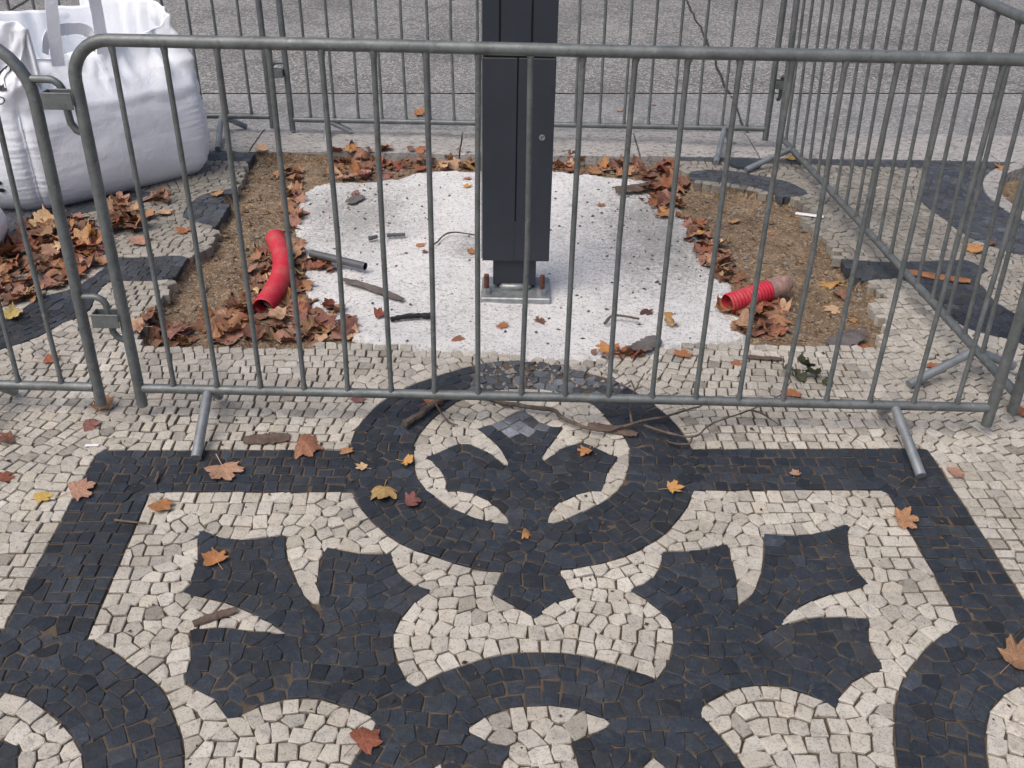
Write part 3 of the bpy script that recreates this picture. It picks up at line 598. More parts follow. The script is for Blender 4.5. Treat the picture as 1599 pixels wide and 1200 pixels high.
# sand between the stones, and the floor of the dug-out hole, as one height field in two materials
CELL = .0135
nxg = int((X1 - X0) / CELL); nyg = int((curb_y(0) + .03 - Y0) / CELL)
Pm = np.zeros((H, W), np.int8); paint(Pm, HOLE, 1)
Hd = box(box(Pm.astype(np.float32), 3), 3)
mb_bl = box((mask == 1).astype(np.float32), 1)
soil = MB(); soil_v = {}; bed_v = {}
gz = np.zeros((nyg + 1, nxg + 1)); inh = np.zeros((nyg + 1, nxg + 1))
for j in range(nyg + 1):
    for i in range(nxg + 1):
        x = X0 + i * CELL; y = Y0 + j * CELL; jj = min(H - 1, int((y - Y0) / RES)); ii = min(W - 1, int((x - X0) / RES))
        hd = Hd[jj, ii]; nz = noise.noise((x * 21, y * 21, 1.7)) * .5 + noise.noise((x * 60, y * 60, 4)) * .4
        zb = -.0072 + nz * .0016 + mb_bl[jj, ii] * (.0042 + nz * .0009) + .0022 * fbm(x * 2.2, y * 2.2, 3, 3)
        if hd > .02:
            zh = -.052 + .012 * fbm(x * 2.5, y * 2.5, 9, 3) + .011 * fbm(x * 13, y * 13, 2, 4)
            zb = zb + (zh - zb) * min(1, max(0, (hd - .05) / .5))
        if Pb[jj, ii] > .6: zb = min(zb, -.075)
        dpit = math.hypot(x - PIT[0], y - PIT[1])
        if dpit < PIT[2] - .01: zb = -.055
        if dpit < PIT[3]: zb = -.05 + .012 * fbm(x * 6, y * 6, 5, 3)
        gz[j, i] = zb; inh[j, i] = hd > .25 or dpit < PIT[3]
def grid_part(mb, sel):
    ii = -np.ones((nyg + 1, nxg + 1), int)
    vv = []; ff = []
    for j in range(nyg):
        for i in range(nxg):
            if (inh[j:j+2, i:i+2].mean() >= .5) != sel: continue
            q = []
            for (a_, b_) in ((j, i), (j, i + 1), (j + 1, i + 1), (j + 1, i)):
                if ii[a_, b_] < 0: ii[a_, b_] = len(vv); vv.append((X0 + b_ * CELL, Y0 + a_ * CELL, gz[a_, b_]))
                q.append(int(ii[a_, b_]))
            ff.append(tuple(q))
    mb.add(vv, ff)
grid_part(pav, False); grid_part(soil, True)
pavement = pav.obj('pavement', M_BED)
tag(pavement, 'pavement of small hand cut stones with black rings and flowers on pale ground', 'pavement', kind='structure')
cnt = {True: 0, False: 0}; rest = {True: MB(), False: MB()}
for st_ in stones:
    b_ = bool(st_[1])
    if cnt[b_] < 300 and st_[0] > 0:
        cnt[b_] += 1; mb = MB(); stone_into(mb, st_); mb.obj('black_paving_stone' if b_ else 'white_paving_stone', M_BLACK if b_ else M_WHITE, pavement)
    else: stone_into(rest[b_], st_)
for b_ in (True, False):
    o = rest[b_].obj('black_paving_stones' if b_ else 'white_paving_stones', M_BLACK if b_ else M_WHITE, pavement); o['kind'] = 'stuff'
soil_o = soil.obj('soil', M_SOIL, smooth=60)
tag(soil_o, 'sandy soil floor of the dug out hole in the pavement', 'soil', kind='structure')
# paving carried on outside the view
def outer(name):
    m, t, p = mat(name); k = NT(t); o = k.obj()
    vo = k.n('ShaderNodeTexVoronoi', {'Vector': o, 'Scale': 21.0, 'Randomness': .55}, distance='CHEBYCHEV'); ve = k.n('ShaderNodeTexVoronoi', {'Vector': o, 'Scale': 21.0, 'Randomness': .55}, feature='DISTANCE_TO_EDGE')
    sp = k.n('ShaderNodeSeparateColor', {'Color': vo.outputs['Color']})
    c = k.mix(sp.outputs[0], (.40, .36, .32), (.56, .52, .46)); c = k.mix(k.ramp(ve.outputs[0], [(.03, 0.0), (.07, 1.0)]), (.09, .075, .06), c)
    k.set(p, Base_Color=c, Roughness=.8); return m
M_OUT = outer('distant_paving')
og = MB()
for (a_, b_, c_, d_) in ((-40, -30, X0 - .01, 4.85), (X1 + .01, -30, 40, 4.85), (X0 - .01, -30, X1 + .01, Y0 - .01)):
    og.add([(a_, b_, -.003), (c_, b_, -.003), (c_, d_, -.003), (a_, d_, -.003)], [(0, 1, 2, 3)])
og.obj('outer_pavement', M_OUT, pavement)
# white concrete pad
pad = MB(); pad.usecol = True
CP = .013; i0 = int((pa[:, 0].min() - .08 - X0) / CP); i1 = int((pa[:, 0].max() + .08 - X0) / CP); j0 = int((pa[:, 1].min() - .08 - Y0) / CP); j1 = int((pa[:, 1].max() + .1 - Y0) / CP)
vv = []; idx = {}; ff = []; cc = []
def padz(x, y):
    jj = min(H - 1, int((y - Y0) / RES)); ii = int((x - X0) / RES); b_ = Pb[jj, ii] + .22 * fbm(x * 9, y * 9, 8, 3) + .16 * noise.noise((x * 34, y * 34, 5))
    front = max(0, min(1, (3.25 - y) / .4))
    z = -.050 + .022 * front + .006 * fbm(x * 4, y * 4, 1, 4) + .006 * max(0, min(1, .6 + .4 * cos((x - .1) * 2)))
    z += .0025 * noise.noise((x * 45, y * 45, 0))
    e_ = min(1, max(0, (b_ - .12) / .42)); return z - .045 * (1 - e_), b_
for j in range(j0, j1):
    for i in range(i0, i1):
        x = X0 + (i + .5) * CP; y = Y0 + (j + .5) * CP
        if padz(x, y)[1] < .1: continue
        q = []
        for (a_, b_) in ((i, j), (i + 1, j), (i + 1, j + 1), (i, j + 1)):
            if (a_, b_) not in idx:
                xx, yy = X0 + a_ * CP, Y0 + b_ * CP; idx[(a_, b_)] = len(vv); z, bb = padz(xx, yy); vv.append((xx, yy, z))
                # grit trodden into the concrete: thick in the far left, right of the column and at the rim
                d1 = math.exp(-(((xx - .62) / .30) ** 2 + ((yy - 3.95) / .55) ** 2)); d2 = math.exp(-(((xx + .72) / .26) ** 2 + ((yy - 4.15) / .40) ** 2))
                d3 = math.exp(-(((xx + .19) / .09) ** 2 + ((yy - 3.78) / .13) ** 2)); rim_ = max(0, .75 - bb) * .6
                cc.append((min(1, .95 * d1 + .85 * d2 + .7 * d3 + rim_ + .25 * max(0, fbm(xx * 2, yy * 2, 6))), 0, 0, 1))
            q.append(idx[(a_, b_)])
        ff.append(tuple(q))
pad.v = vv; pad.f = ff; pad.m = [0] * len(ff); pad.c = cc
pad_o = pad.obj('concrete_pad', M_PAD, smooth=80); tag(pad_o, 'rough white concrete footing around the column in the hole', 'concrete', kind='structure')

# curb, gutter, road
cb = bpy.data.objects.new('curb', None); COL.objects.link(cb); tag(cb, 'pale worn limestone curb slabs along the road edge', 'curb', kind='structure')
js = [-7.5, -6.1, -4.9, -3.6, -2.45, -1.372, -.292, .641, 1.26, 2.5, 3.7, 4.9, 6.2, 7.5]
def far_y(x): return 5.262 + .025 * x
for q in range(len(js) - 1):
    a_, b_ = js[q] + .004, js[q + 1] - .004; mb = MB()
    NXs = 14; NYs = 6; vs_ = []; fs_ = []
    zo = random.uniform(-.004, .003)
    for j in range(NYs + 1):
        for i in range(NXs + 1):
            x = a_ + (b_ - a_) * i / NXs; ty = j / NYs; y = curb_y(x) + .002 + (far_y(x) - curb_y(x)) * ty
            z = .004 + zo + .004 * fbm(x * 5, y * 8, 3, 3)
            if i in (0, NXs): z -= .005
            if j in (0, NYs): z -= .006; y += .006 * fbm(x * 9, 2, 3, 3)
            vs_.append((x, y, z))
    for j in range(NYs):
        for i in range(NXs): n0 = j * (NXs + 1) + i; fs_.append((n0, n0 + 1, n0 + NXs + 2, n0 + NXs + 1))
    per = [i for i in range(NXs + 1)] + [j * (NXs + 1) + NXs for j in range(1, NYs + 1)] + [NYs * (NXs + 1) + i for i in range(NXs - 1, -1, -1)] + [j * (NXs + 1) for j in range(NYs - 1, 0, -1)]
    b0 = len(vs_); vs_ += [(vs_[i][0], vs_[i][1], -.16) for i in per]
    n = len(per); fs_ += [(b0 + i, b0 + (i + 1) % n, per[(i + 1) % n], per[i]) for i in range(n)]
    mb.add(vs_, fs_); mb.obj('curb_slab', M_CURB, cb, smooth=50)
def joint_y(x): return 6.346 + .0645 * x
g = MB(); g.add([(-40, far_y(-40) - .02, -.1), (40, far_y(40) - .02, -.1), (40, joint_y(40), -.1), (-40, joint_y(-40), -.1)], [(0, 1, 2, 3)])
gut = g.obj('gutter', M_GUT); tag(gut, 'smooth grey gutter strip between the curb and the rough road', 'gutter', kind='structure')
g = MB(); g.add([(-40, joint_y(-40) + .012, -.097), (40, joint_y(40) + .012, -.097), (40, 90, -.097), (-40, 90, -.097)], [(0, 1, 2, 3)])
road = g.obj('road', M_ROAD); tag(road, 'rough worn grey asphalt road with pale chippings behind the curb', 'road', kind='structure')
g = MB(); g.add([(-60, 3.5, -.17), (60, 3.5, -.17), (60, 120, -.17), (-60, 120, -.17)], [(0, 1, 2, 3)])
sub = g.obj('road_base', M_TAR, road)
def crack(pts, wd, z, name='crack'):
    g = MB(); out = []
    for i in range(len(pts) - 1):
        a_, b_ = pts[i], pts[i + 1]; n = max(2, int(math.hypot(b_[0] - a_[0], b_[1] - a_[1]) / .05))
        for q in range(n): t_ = q / n; out.append((a_[0] + (b_[0] - a_[0]) * t_, a_[1] + (b_[1] - a_[1]) * t_))
    vs_ = []
    for x, y in out:
        d = .05 * fbm(x * 3, y * 3, 2, 3) * .4; ww = wd * (.5 + .9 * abs(noise.noise((x * 8, y * 8, 0))) + .2)
        vs_ += [(x + d - ww / 2, y, z), (x + d + ww / 2, y + ww * .4, z)]
    g.add(vs_, [(2 * i, 2 * i + 1, 2 * i + 3, 2 * i + 2) for i in range(len(out) - 1)])
    return g.obj(name, M_TAR, road)
crack([(1.35, 5.4), (1.353, 5.77), (1.40, 6.42)], .014, -.0955)
crack([(1.40, 6.42), (1.402, 6.7), (1.471, 7.72), (1.553, 9.62), (1.7, 12)], .022, -.0925)
crack([(-5.2, 7.1), (-4.28, 8.36), (-4.35, 9.08), (-4.6, 10)], .025, -.0925)
crack([(-1.9, 6.9), (-1.265, 7.83), (-.822, 8.70), (-.3, 10.2)], .006, -.0925)

# tree pit ring and utility cover
tp = empty('tree_pit', Matrix.Translation((PIT[0], PIT[1], 0)), 'round tree pit with a pale stone ring at the right edge', 'tree pit')
NS = 14
for q in range(NS):
    a0 = 2 * pi * q / NS + .006; a1 = 2 * pi * (q + 1) / NS - .006; mb = MB(); pl = []
    for i in range(6): a_ = a0 + (a1 - a0) * i / 5; pl.append((PIT[2] * cos(a_), PIT[2] * sin(a_)))
    for i in range(5, -1, -1): a_ = a0 + (a1 - a0) * i / 5; pl.append((PIT[3] * cos(a_), PIT[3] * sin(a_)))
    vs_ = [(x, y, .004) for x, y in pl] + [(x, y, -.07) for x, y in pl]
    fs_ = [(i, 11 - i - 1 + 0, 11 - i, i) for i in []]
    fs_ = [(i, i + 1, 10 - i, 11 - i)[::-1] for i in range(5)] + [(12 + i, 12 + (i + 1) % 12, (i + 1) % 12, i) for i in range(12)]
    mb.add(vs_, fs_); mb.obj('ring_stone', M_CURB, tp)
cv = empty('utility_cover', Matrix.Translation((COVER[0], COVER[1], 0)), 'small round dark iron utility cover in the pavement near the curb', 'cover')
mb = MB(); mb.prism([(COVER[2] * cos(2 * pi * i / 32), COVER[2] * sin(2 * pi * i / 32)) for i in range(32)], -.04, .003); mb.obj('rim', M_IRON, cv)
mb = MB(); mb.prism([((COVER[2] - .009) * cos(2 * pi * i / 32), (COVER[2] - .009) * sin(2 * pi * i / 32)) for i in range(32)], .0035, .0065); mb.obj('lid', M_IRON, cv)

# ---------------------------------------------------------------- barriers
BH, BHB, BL_ = 1.0512, .0606, 2.518; EB = -.009
def uu(i): return BL_ * (EB + i * (1 - 2 * EB) / 20)
def barrier_matrix(p):
    x, y, z, yaw, sl, lean = p
    U = Vector((cos(yaw) * cos(sl), sin(yaw) * cos(sl), sin(sl))); N = Vector((-sin(yaw), cos(yaw), 0))
    V0 = Vector((0, 0, 1)) - U * U.z; V0.normalize(); V = V0 * cos(lean) + N * sin(lean); Nn = V.cross(U).normalized()
    return Matrix(((U.x, Nn.x, V.x, x), (U.y, Nn.y, V.y, y), (U.z, Nn.z, V.z, z), (0, 0, 0, 1)))
bar_mesh = None
def barrier(p, label, feet, mirror=False, rc=.10, vis=None):
    global bar_mesh
    Mx = barrier_matrix(p); inv = Mx.inverted()
    root = empty('crowd_barrier', Mx, label, 'barrier', 'galvanised crowd barriers fencing the hole')
    pts = [(0, 0, 0), (0, 0, .3), (0, 0, .6), (0, 0, BH - rc)]
    for q in range(1, 9): a_ = pi / 2 * q / 8; pts.append((rc - rc * cos(a_), 0, BH - rc + rc * sin(a_)))
    n = 10
    for q in range(1, n): pts.append((rc + (BL_ - 2 * rc) * q / n, .004 * sin(q * 1.1 + p[0]), BH))
    for q in range(0, 9): a_ = pi / 2 * q / 8; pts.append((BL_ - rc + rc * sin(a_), 0, BH - rc + rc * cos(a_)))
    pts += [(BL_, 0, .6), (BL_, 0, .3), (BL_, 0, 0)]
    mb = MB(); mb.tube(pts, .0158, 14); mb.obj('frame', M_STEEL, root, smooth=50)
    mb = MB(); mb.tube([(.012, 0, BHB), (BL_ / 2, .003, BHB), (BL_ - .012, 0, BHB)], .0145, 12); mb.obj('lower_rail', M_STEEL, root, smooth=50)
    for i in range(1, 20):
        mb = MB(); bend = random.gauss(0, .003)
        zt_ = BH - .010
        mb.tube([(uu(i) + random.gauss(0, .0015), 0, BHB + .008), (uu(i), 0, BHB + .022), (uu(i), 0, BHB + .030), (uu(i) + bend, random.gauss(0, .003), .55), (uu(i), 0, zt_ - .022), (uu(i), 0, zt_ - .014), (uu(i) + random.gauss(0, .0015), 0, zt_)], [.0100, .0092, .0075, .0075, .0075, .0090, .0098], 8)
        mb.obj('bar', M_STEEL, root, smooth=50)
    for (au, fr, bk) in feet:
        ft = MB()
        for e_ in (fr, bk):
            if e_ is None: continue
            l_ = inv @ Vector(e_) if len(e_) == 3 else Vector((au + e_[0], e_[1], -.008))
            a_ = Vector((au, 0, BHB - .004)); mid = a_.lerp(l_, .5) + Vector((0, 0, .002))
            q1 = a_.lerp(l_, .12) + Vector((0, 0, .002))
            ft.tube([a_, q1, mid, l_], [.0135, .0145, .0150, .0150], 10)
        ft.obj('foot', M_FOOT, root, smooth=50)
    hx, sx_ = (BL_, 0.0) if not mirror else (0.0, BL_); so_ = 1 if not mirror else -1
    for zz in (.955, .355):
        h_ = MB(); q = [(hx, 0, zz), (hx + so_ * .045, 0, zz)]
        for r_ in range(1, 6): a_ = pi / 2 * r_ / 5; q.append((hx + so_ * (.045 + .032 * sin(a_)), 0, zz - .032 + .032 * cos(a_)))
        q += [(hx + so_ * .079, 0, zz - .09), (hx + so_ * .081, 0, zz - .110), (hx + so_ * .092, 0, zz - .128), (hx + so_ * .108, 0, zz - .134)]
        h_.tube(q, .0098, 10); h_.obj('hook', M_STEEL, root, smooth=50)
    for zz in (.905, .290):
        s_ = MB(); d_ = -so_; x_ = sx_
        def bx(xa, xb, ya, yb):
            s_.box((min(x_ + d_ * xa, x_ + d_ * xb), ya, zz - .021), (max(x_ + d_ * xa, x_ + d_ * xb), yb, zz + .021), .001)
        bx(.010, .086, -.022, -.018); bx(.010, .086, .018, .022); bx(.082, .086, -.0178, .0178)
        s_.obj('hook_socket', M_STEEL, root)
    return root
barrier((-1.1025, 2.4154, .0388, -.0054, -.0027, .0269), 'long grey barrier across the front of the view before the column', [(.205, (-.883, 2.192, .014), (.0, .08)), (2.232, (1.144, 2.168, .014), (.0, .08))])
barrier((1.3741, 4.9837, .0215, -1.5126, .0056, -.0375), 'barrier running away along the right side of the hole', [(.205, (1.14, 4.649, .014), (0, .06)), (2.245, (1.272, 2.651, .014), (0, .14))], True)
barrier((-1.2041, 5.1452, .0134, -.0436, .0112, .0342), 'barrier at the back standing on the curb behind the column', [(.195, (-1.003, 4.949, -.05), (-.89, 5.14, .014)), (2.30, (1.007, 4.745, .014), (1.144, 5.126, .014))], True)
barrier((-3.8235, 5.0976, .0304, .0141, 0, .0044), 'back barrier partly hidden by the big white bag', [(.205, (0, -.2), (0, .05)), (2.25, (-1.523, 4.824, .014), (-1.469, 5.20, .014))], True)
barrier((-3.7516, 2.4567, .0327, -.0099, -.0016, .0501), 'front barrier cut off by the left edge of the view', [(.205, (0, -.22), (0, .08)), (2.215, (-.03, -.22), (0, .08))], False, .15)

# ---------------------------------------------------------------- column
PYF = 3.340
col = empty('steel_column', Matrix.Translation((0.008, PYF, -.03)), 'dark graphite square steel column bolted onto the white concrete', 'column')
ZB = -.03
def cbox(name, x0, x1, y0, y1, z0, z1, m, bev=.002, parent=None):
    mb = MB(); mb.box((x0 - .008, y0, z0 - ZB), (x1 - .008, y1, z1 - ZB), bev); return mb.obj(name, m, parent or col)
XL, XR, ZS, ZT = -.1195, .1305, .851, 3.2; DP = .13
cbox('core', XL + .006, XR - .006, .006, DP - .004, .106, ZT, M_GAP, .001)
cbox('lower_panel', XL, .0000, 0, DP, .104, ZS - .003, M_PAINT2)
cbox('lower_panel', .0040, XR, 0.0, DP, .104, ZS - .003, M_PAINT2)
cbox('lower_panel_foot', -.004, .008, .0008, .02, .104, .262, M_PAINT2, .0005)
for a_, b_ in ((XL, -.0625), (-.0565, .0440), (.0500, XR)): cbox('upper_panel', a_, b_, 0, DP, ZS + .004, ZT, M_PAINT)
mb = MB(); mb.box((XL - .008 - .0045, .02, .104 - ZB), (XL - .008 - .001, .024, ZT - ZB)); mb.obj('edge_trim', M_ZINC, col)
nk = cbox('neck', -.080, .0835, .022, DP - .02, -.008, .1035, M_PAINT2, .003)
mb = MB(); mb.tube([(-.012, .0215, .012), (-.012, .0185, .012)], .0035, 10); mb.obj('rivet', M_ZINC, col)
pl = MB(); pl.box((XL + .001 - .008 - .006, -.060, -.020), (XR + .010 - .008, DP, .008), .004); plate = pl.obj('base_plate', M_ZINC, col)
mb = MB(); mb.tube([(-.060, .030, .016), (-.052, .022, .016), (.045, .022, .016), (.055, .030, .016)], [.006, .015, .015, .006], 12); mb.obj('weld_sleeve', M_ZINC, col, smooth=60)
mb = MB(); mb.box((-.07, .04, -.002), (.07, DP - .03, .024)); mb.obj('sleeve_block', M_GAP, col)
for bx_ in (-.1035, .1075):
    for by_ in (-.012,):
        mb = MB(); z = -.002; pts = [(bx_ - .008, by_, z)]
        rr = []
        n = 26
        pts = [(bx_ - .008, by_, .006 + 0.076 * i / n) for i in range(n + 1)]; rr = [.0102 if i % 2 else .0092 for i in range(n + 1)]
        mb.tube(pts, rr, 12); bo = mb.obj('anchor_bolt', M_RUST, col, smooth=30)
        mb = MB(); mb.prism([(bx_ - .008 + .0185 * cos(pi / 3 * i + .3), by_ + .0185 * sin(pi / 3 * i + .3)) for i in range(6)], .0135, .029); mb.obj('nut', M_ZINC, bo)
        mb = MB(); mb.prism([(bx_ - .008 + .0215 * cos(pi / 10 * i), by_ + .0215 * sin(pi / 10 * i)) for i in range(20)], .0085, .0130); mb.obj('washer', M_ZINC, bo)
sc_ = MB(); sc_.prism([(.0105 * cos(pi / 8 * i), .0105 * sin(pi / 8 * i)) for i in range(16)], 0, .003)
sc_.v = [(x + .082, -z, y + .579 - ZB) for x, y, z in sc_.v]; scr = sc_.obj('lock_screw', M_ZINC, col)
sc_ = MB(); sc_.tube([(.082 + .0062 * cos(2 * pi * i / 3 + .5), -.0032, .579 - ZB + .0062 * sin(2 * pi * i / 3 + .5)) for i in range(3)] , .0016, 6); sc_.obj('key_slot', M_GAP, scr)

# ---------------------------------------------------------------- white bulk bags
def closed_spline(pts, n):
    pts = np.array(pts); m = len(pts); out = []
    for q in range(n):
        t_ = q / n * m; i = int(t_); f = t_ - i; a_, b_, c_, d_ = pts[i - 1], pts[i % m], pts[(i + 1) % m], pts[(i + 2) % m]
        out.append(.5 * (2 * b_ + (c_ - a_) * f + (2 * a_ - 5 * b_ + 4 * c_ - d_) * f * f + (3 * b_ - a_ - 3 * c_ + d_) * f ** 3))
    return np.array(out)
def arc_resample(p_, n):
    q = np.vstack([p_, p_[:1]]); d = np.r_[0, np.cumsum(np.linalg.norm(np.diff(q, axis=0), axis=1))]; s_ = np.linspace(0, d[-1], n, endpoint=False)
    return np.c_[np.interp(s_, d, q[:, 0]), np.interp(s_, d, q[:, 1])]
bag_empty = empty('bulk_bag', Matrix.Translation((-2.02, 4.40, 0)), 'big white woven bulk bag slumped open beside the barriers', 'bulk bag')
BA, BB, BC, BD = (-2.055, 3.955), (-1.452, 4.530), (-1.96, 5.01), (-2.78, 4.03)
def rc_poly(c_):  # corners to rounded outline
    pts = []; n = len(c_)
    for i in range(n):
        a_ = np.array(c_[i - 1]); b_ = np.array(c_[i]); d_ = np.array(c_[(i + 1) % n])
        r = .085 / np.linalg.norm(a_ - b_); r2 = .085 / np.linalg.norm(d_ - b_)
        for t_ in np.linspace(0, 1, 7):
            p1 = b_ + (a_ - b_) * r; p2 = b_ + (d_ - b_) * r2
            pts.append((1 - t_) ** 2 * p1 + 2 * t_ * (1 - t_) * (b_ * .85 + .15 * (p1 + p2) / 2) + t_ ** 2 * p2)
    return np.array(pts)
NB = 300
base = arc_resample(rc_poly([BA, BB, BC, BD]), NB)
cen = base.mean(0)
iA, iB, iC, iD = [int(np.argmin(((base - np.array(q)) ** 2).sum(1))) for q in (BA, BB, BC, BD)]
base = np.roll(base, -iA, 0); iB, iC, iD = (iB - iA) % NB, (iC - iA) % NB, (iD - iA) % NB
RIM = [(0, .755), (.035, .70), (.07, .60), (.25, .60), (.5, .615), (.72, .64), (.88, .66), (1.0, .725), (1.2, .775), (1.6, .785), (1.85, .76), (2.0, .74), (2.3, .72), (2.6, .74), (2.85, .78), (3.0, .80), (3.3, .80), (3.6, .80), (3.85, .785), (3.97, .77), (4, .755)]
INW = [(0, .07), (.07, .10), (.2, .15), (.5, .19), (.8, .15), (1.0, .10), (1.3, .15), (1.5, .25), (2, .22), (2.6, .12), (3, .04), (3.3, .03), (3.7, .03), (3.9, .04), (4, .07)]
def side_param(i):
    if i <= iB: return i / iB
    if i <= iC: return 1 + (i - iB) / (iC - iB)
    if i <= iD: return 2 + (i - iC) / (iD - iC)
    return 3 + (i - iD) / (NB - iD)
def ip(tab, t_): return float(np.interp(t_, [q[0] for q in tab], [q[1] for q in tab]))
nrm = []
for i in range(NB):
    t_ = base[(i + 2) % NB] - base[i - 2]; nn = np.array([t_[1], -t_[0]]); nrm.append(nn / np.linalg.norm(nn))
nrm = np.array(nrm)
for _ in range(3): nrm = (np.roll(nrm, 3, 0) + nrm + np.roll(nrm, -3, 0)); nrm /= np.linalg.norm(nrm, axis=1)[:, None]
KB = 46; KU = 30; ZSH = .44
def bag_pt(i, k):
    sp = side_param(i % NB); b_ = base[i % NB]; n_ = nrm[i % NB]
    corner = min(abs(sp - round(sp)), 1); cw = math.exp(-(corner / .13) ** 2); flat = sin(pi * (sp - math.floor(sp))) ** .6 if 0 < sp - math.floor(sp) < 1 else 0
    if k <= KB:
        t_ = k / KB; z = ZSH * t_
        off = .050 * flat * sin(pi * min(1, t_ * .85 + .10)) ** .8 - .055 * (1 - t_) ** 10 * 1 + .01 * cw * sin(pi * t_)
        off += cw * .0036 * sin(z * 270 + 4 * noise.noise((sp * 3, z * 5, 0))) * (.4 + .6 * sin(pi * t_))
        off += .004 * noise.noise((sp * 9, z * 70, 3)) * (.25 + cw) + .012 * fbm(sp * 3, z * 6, 7, 3) * t_
        off += -.010 * math.exp(-((corner) / .018) ** 2)
        off += .005 * sin(z * 70 + sp * 4) * max(0, t_ - .72) / .28
        if k == KB: pass
        return np.array([b_[0] + n_[0] * off, b_[1] + n_[1] * off, z + .012 * t_ * noise.noise((sp * 5, 1, 1)) ])
    t_ = (k - KB) / KU; rim = ip(RIM, sp); z = ZSH + (rim - ZSH) * t_ ** .9
    inw = ip(INW, sp)
    sag = inw * (1 - (1 - t_) ** 1.7) - (.05 * flat * sin(pi * .95) ** .8) * (1 - t_)
    fold = .045 * fbm(sp * 2.6, z * 2.2, 11, 4) * min(1, t_ * 2.2) + .022 * fbm(sp * 7, z * 3.0 + 1, 5, 3) * min(1, t_ * 2)
    ridge = (.034 * (1 - abs(noise.noise((sp * 5.5 + z * 3, z * 4 - sp, 2))) * 2) + .022 * (1 - abs(noise.noise((sp * 11 - z * 6, z * 7 + sp * 2, 8))) * 2)) * min(1, t_ * 3)
    lip = .025 * max(0, t_ - .85) / .15 * noise.noise((sp * 6, 0, 9))
    off = -sag + fold + ridge + lip
    off += .05 * flat * sin(pi * .95) ** .8 * 0
    z += .020 * fbm(sp * 4, t_ * 2, 1, 3) * t_
    sq = sp - 4 if sp > 2 else sp
    shx = .17 * t_ * math.exp(-((sq + .08) / .28) ** 2) if sq < -.08 else .17 * t_ * math.exp(-((sq + .08) / .13) ** 2)
    off_x = shx; b_ = b_ + np.array([off_x, .03 * shx])
    return np.array([b_[0] + n_[0] * off, b_[1] + n_[1] * off, z])
def bag_surface(sp, t_):   # point and outward normal, for prints
    i = int(round(sp * iB)) if sp <= 1 else (iB + int((sp - 1) * (iC - iB)) if sp <= 2 else (iC + int((sp - 2) * (iD - iC)) if sp <= 3 else iD + int((sp - 3) * (NB - iD))))
    k_ = t_
    p = bag_pt(i, k_); pu = bag_pt(i + 2, k_) - bag_pt(i - 2, k_); pv = bag_pt(i, k_ + .7) - bag_pt(i, k_ - .7)
    n_ = np.cross(pu, pv); return p, n_ / np.linalg.norm(n_), pu / np.linalg.norm(pu), pv / np.linalg.norm(pv)
mb = MB(); vs_ = []; fs_ = []
pts = np.array([[bag_pt(i, k) for i in range(NB)] for k in range(KB + KU + 1)])
# soften the shoulder crease
for _ in range(3):
    for k in range(KB - 4, KB + 6): pts[k] = (pts[k - 1] + 2 * pts[k] + pts[k + 1]) / 4
org = np.array([-2.02, 4.40, 0])
for k in range(KB + KU + 1):
    for i in range(NB): vs_.append(tuple(pts[k, i] - org))
K = KB + KU
for k in range(K):
    for i in range(NB): fs_.append((k * NB + i, k * NB + (i + 1) % NB, (k + 1) * NB + (i + 1) % NB, (k + 1) * NB + i))
# turned-in lip gives the cloth a thickness at the opening, then the inner wall
for q, (ins, dz) in enumerate(((.004, .003), (.012, -.01), (.02, -.10), (.03, -.22))):
    for i in range(NB):
        p_ = pts[K, i]; n_ = nrm[i]; vs_.append((p_[0] - n_[0] * ins - org[0], p_[1] - n_[1] * ins - org[1], p_[2] + dz))
    for i in range(NB): a0 = (K + q) * NB; fs_.append((a0 + i, a0 + (i + 1) % NB, a0 + NB + (i + 1) % NB, a0 + NB + i))
mb.add(vs_, fs_); mb.obj('bag_body', M_BAG, bag_empty, smooth=180)
mb = MB(); vs_ = [(0, 0, .46)]; ns = 60
for q in range(6):
    for i in range(ns):
        b_ = base[int(i * NB / ns)]; f_ = (q + 1) / 6 * .93; x = (cen[0] + (b_[0] - cen[0]) * f_) - org[0]; y = (cen[1] + (b_[1] - cen[1]) * f_) - org[1]
        vs_.append((x, y, .50 - .06 * f_ + .02 * fbm(x * 5, y * 5, 2, 3)))
fs_ = [(0, 1 + i, 1 + (i + 1) % ns) for i in range(ns)] + [(1 + q * ns + i, 1 + (q + 1) * ns + i, 1 + (q + 1) * ns + (i + 1) % ns, 1 + q * ns + (i + 1) % ns) for q in range(5) for i in range(ns)]
mb.add(vs_, fs_); mb.obj('inner_liner', M_BAG, bag_empty, smooth=180)
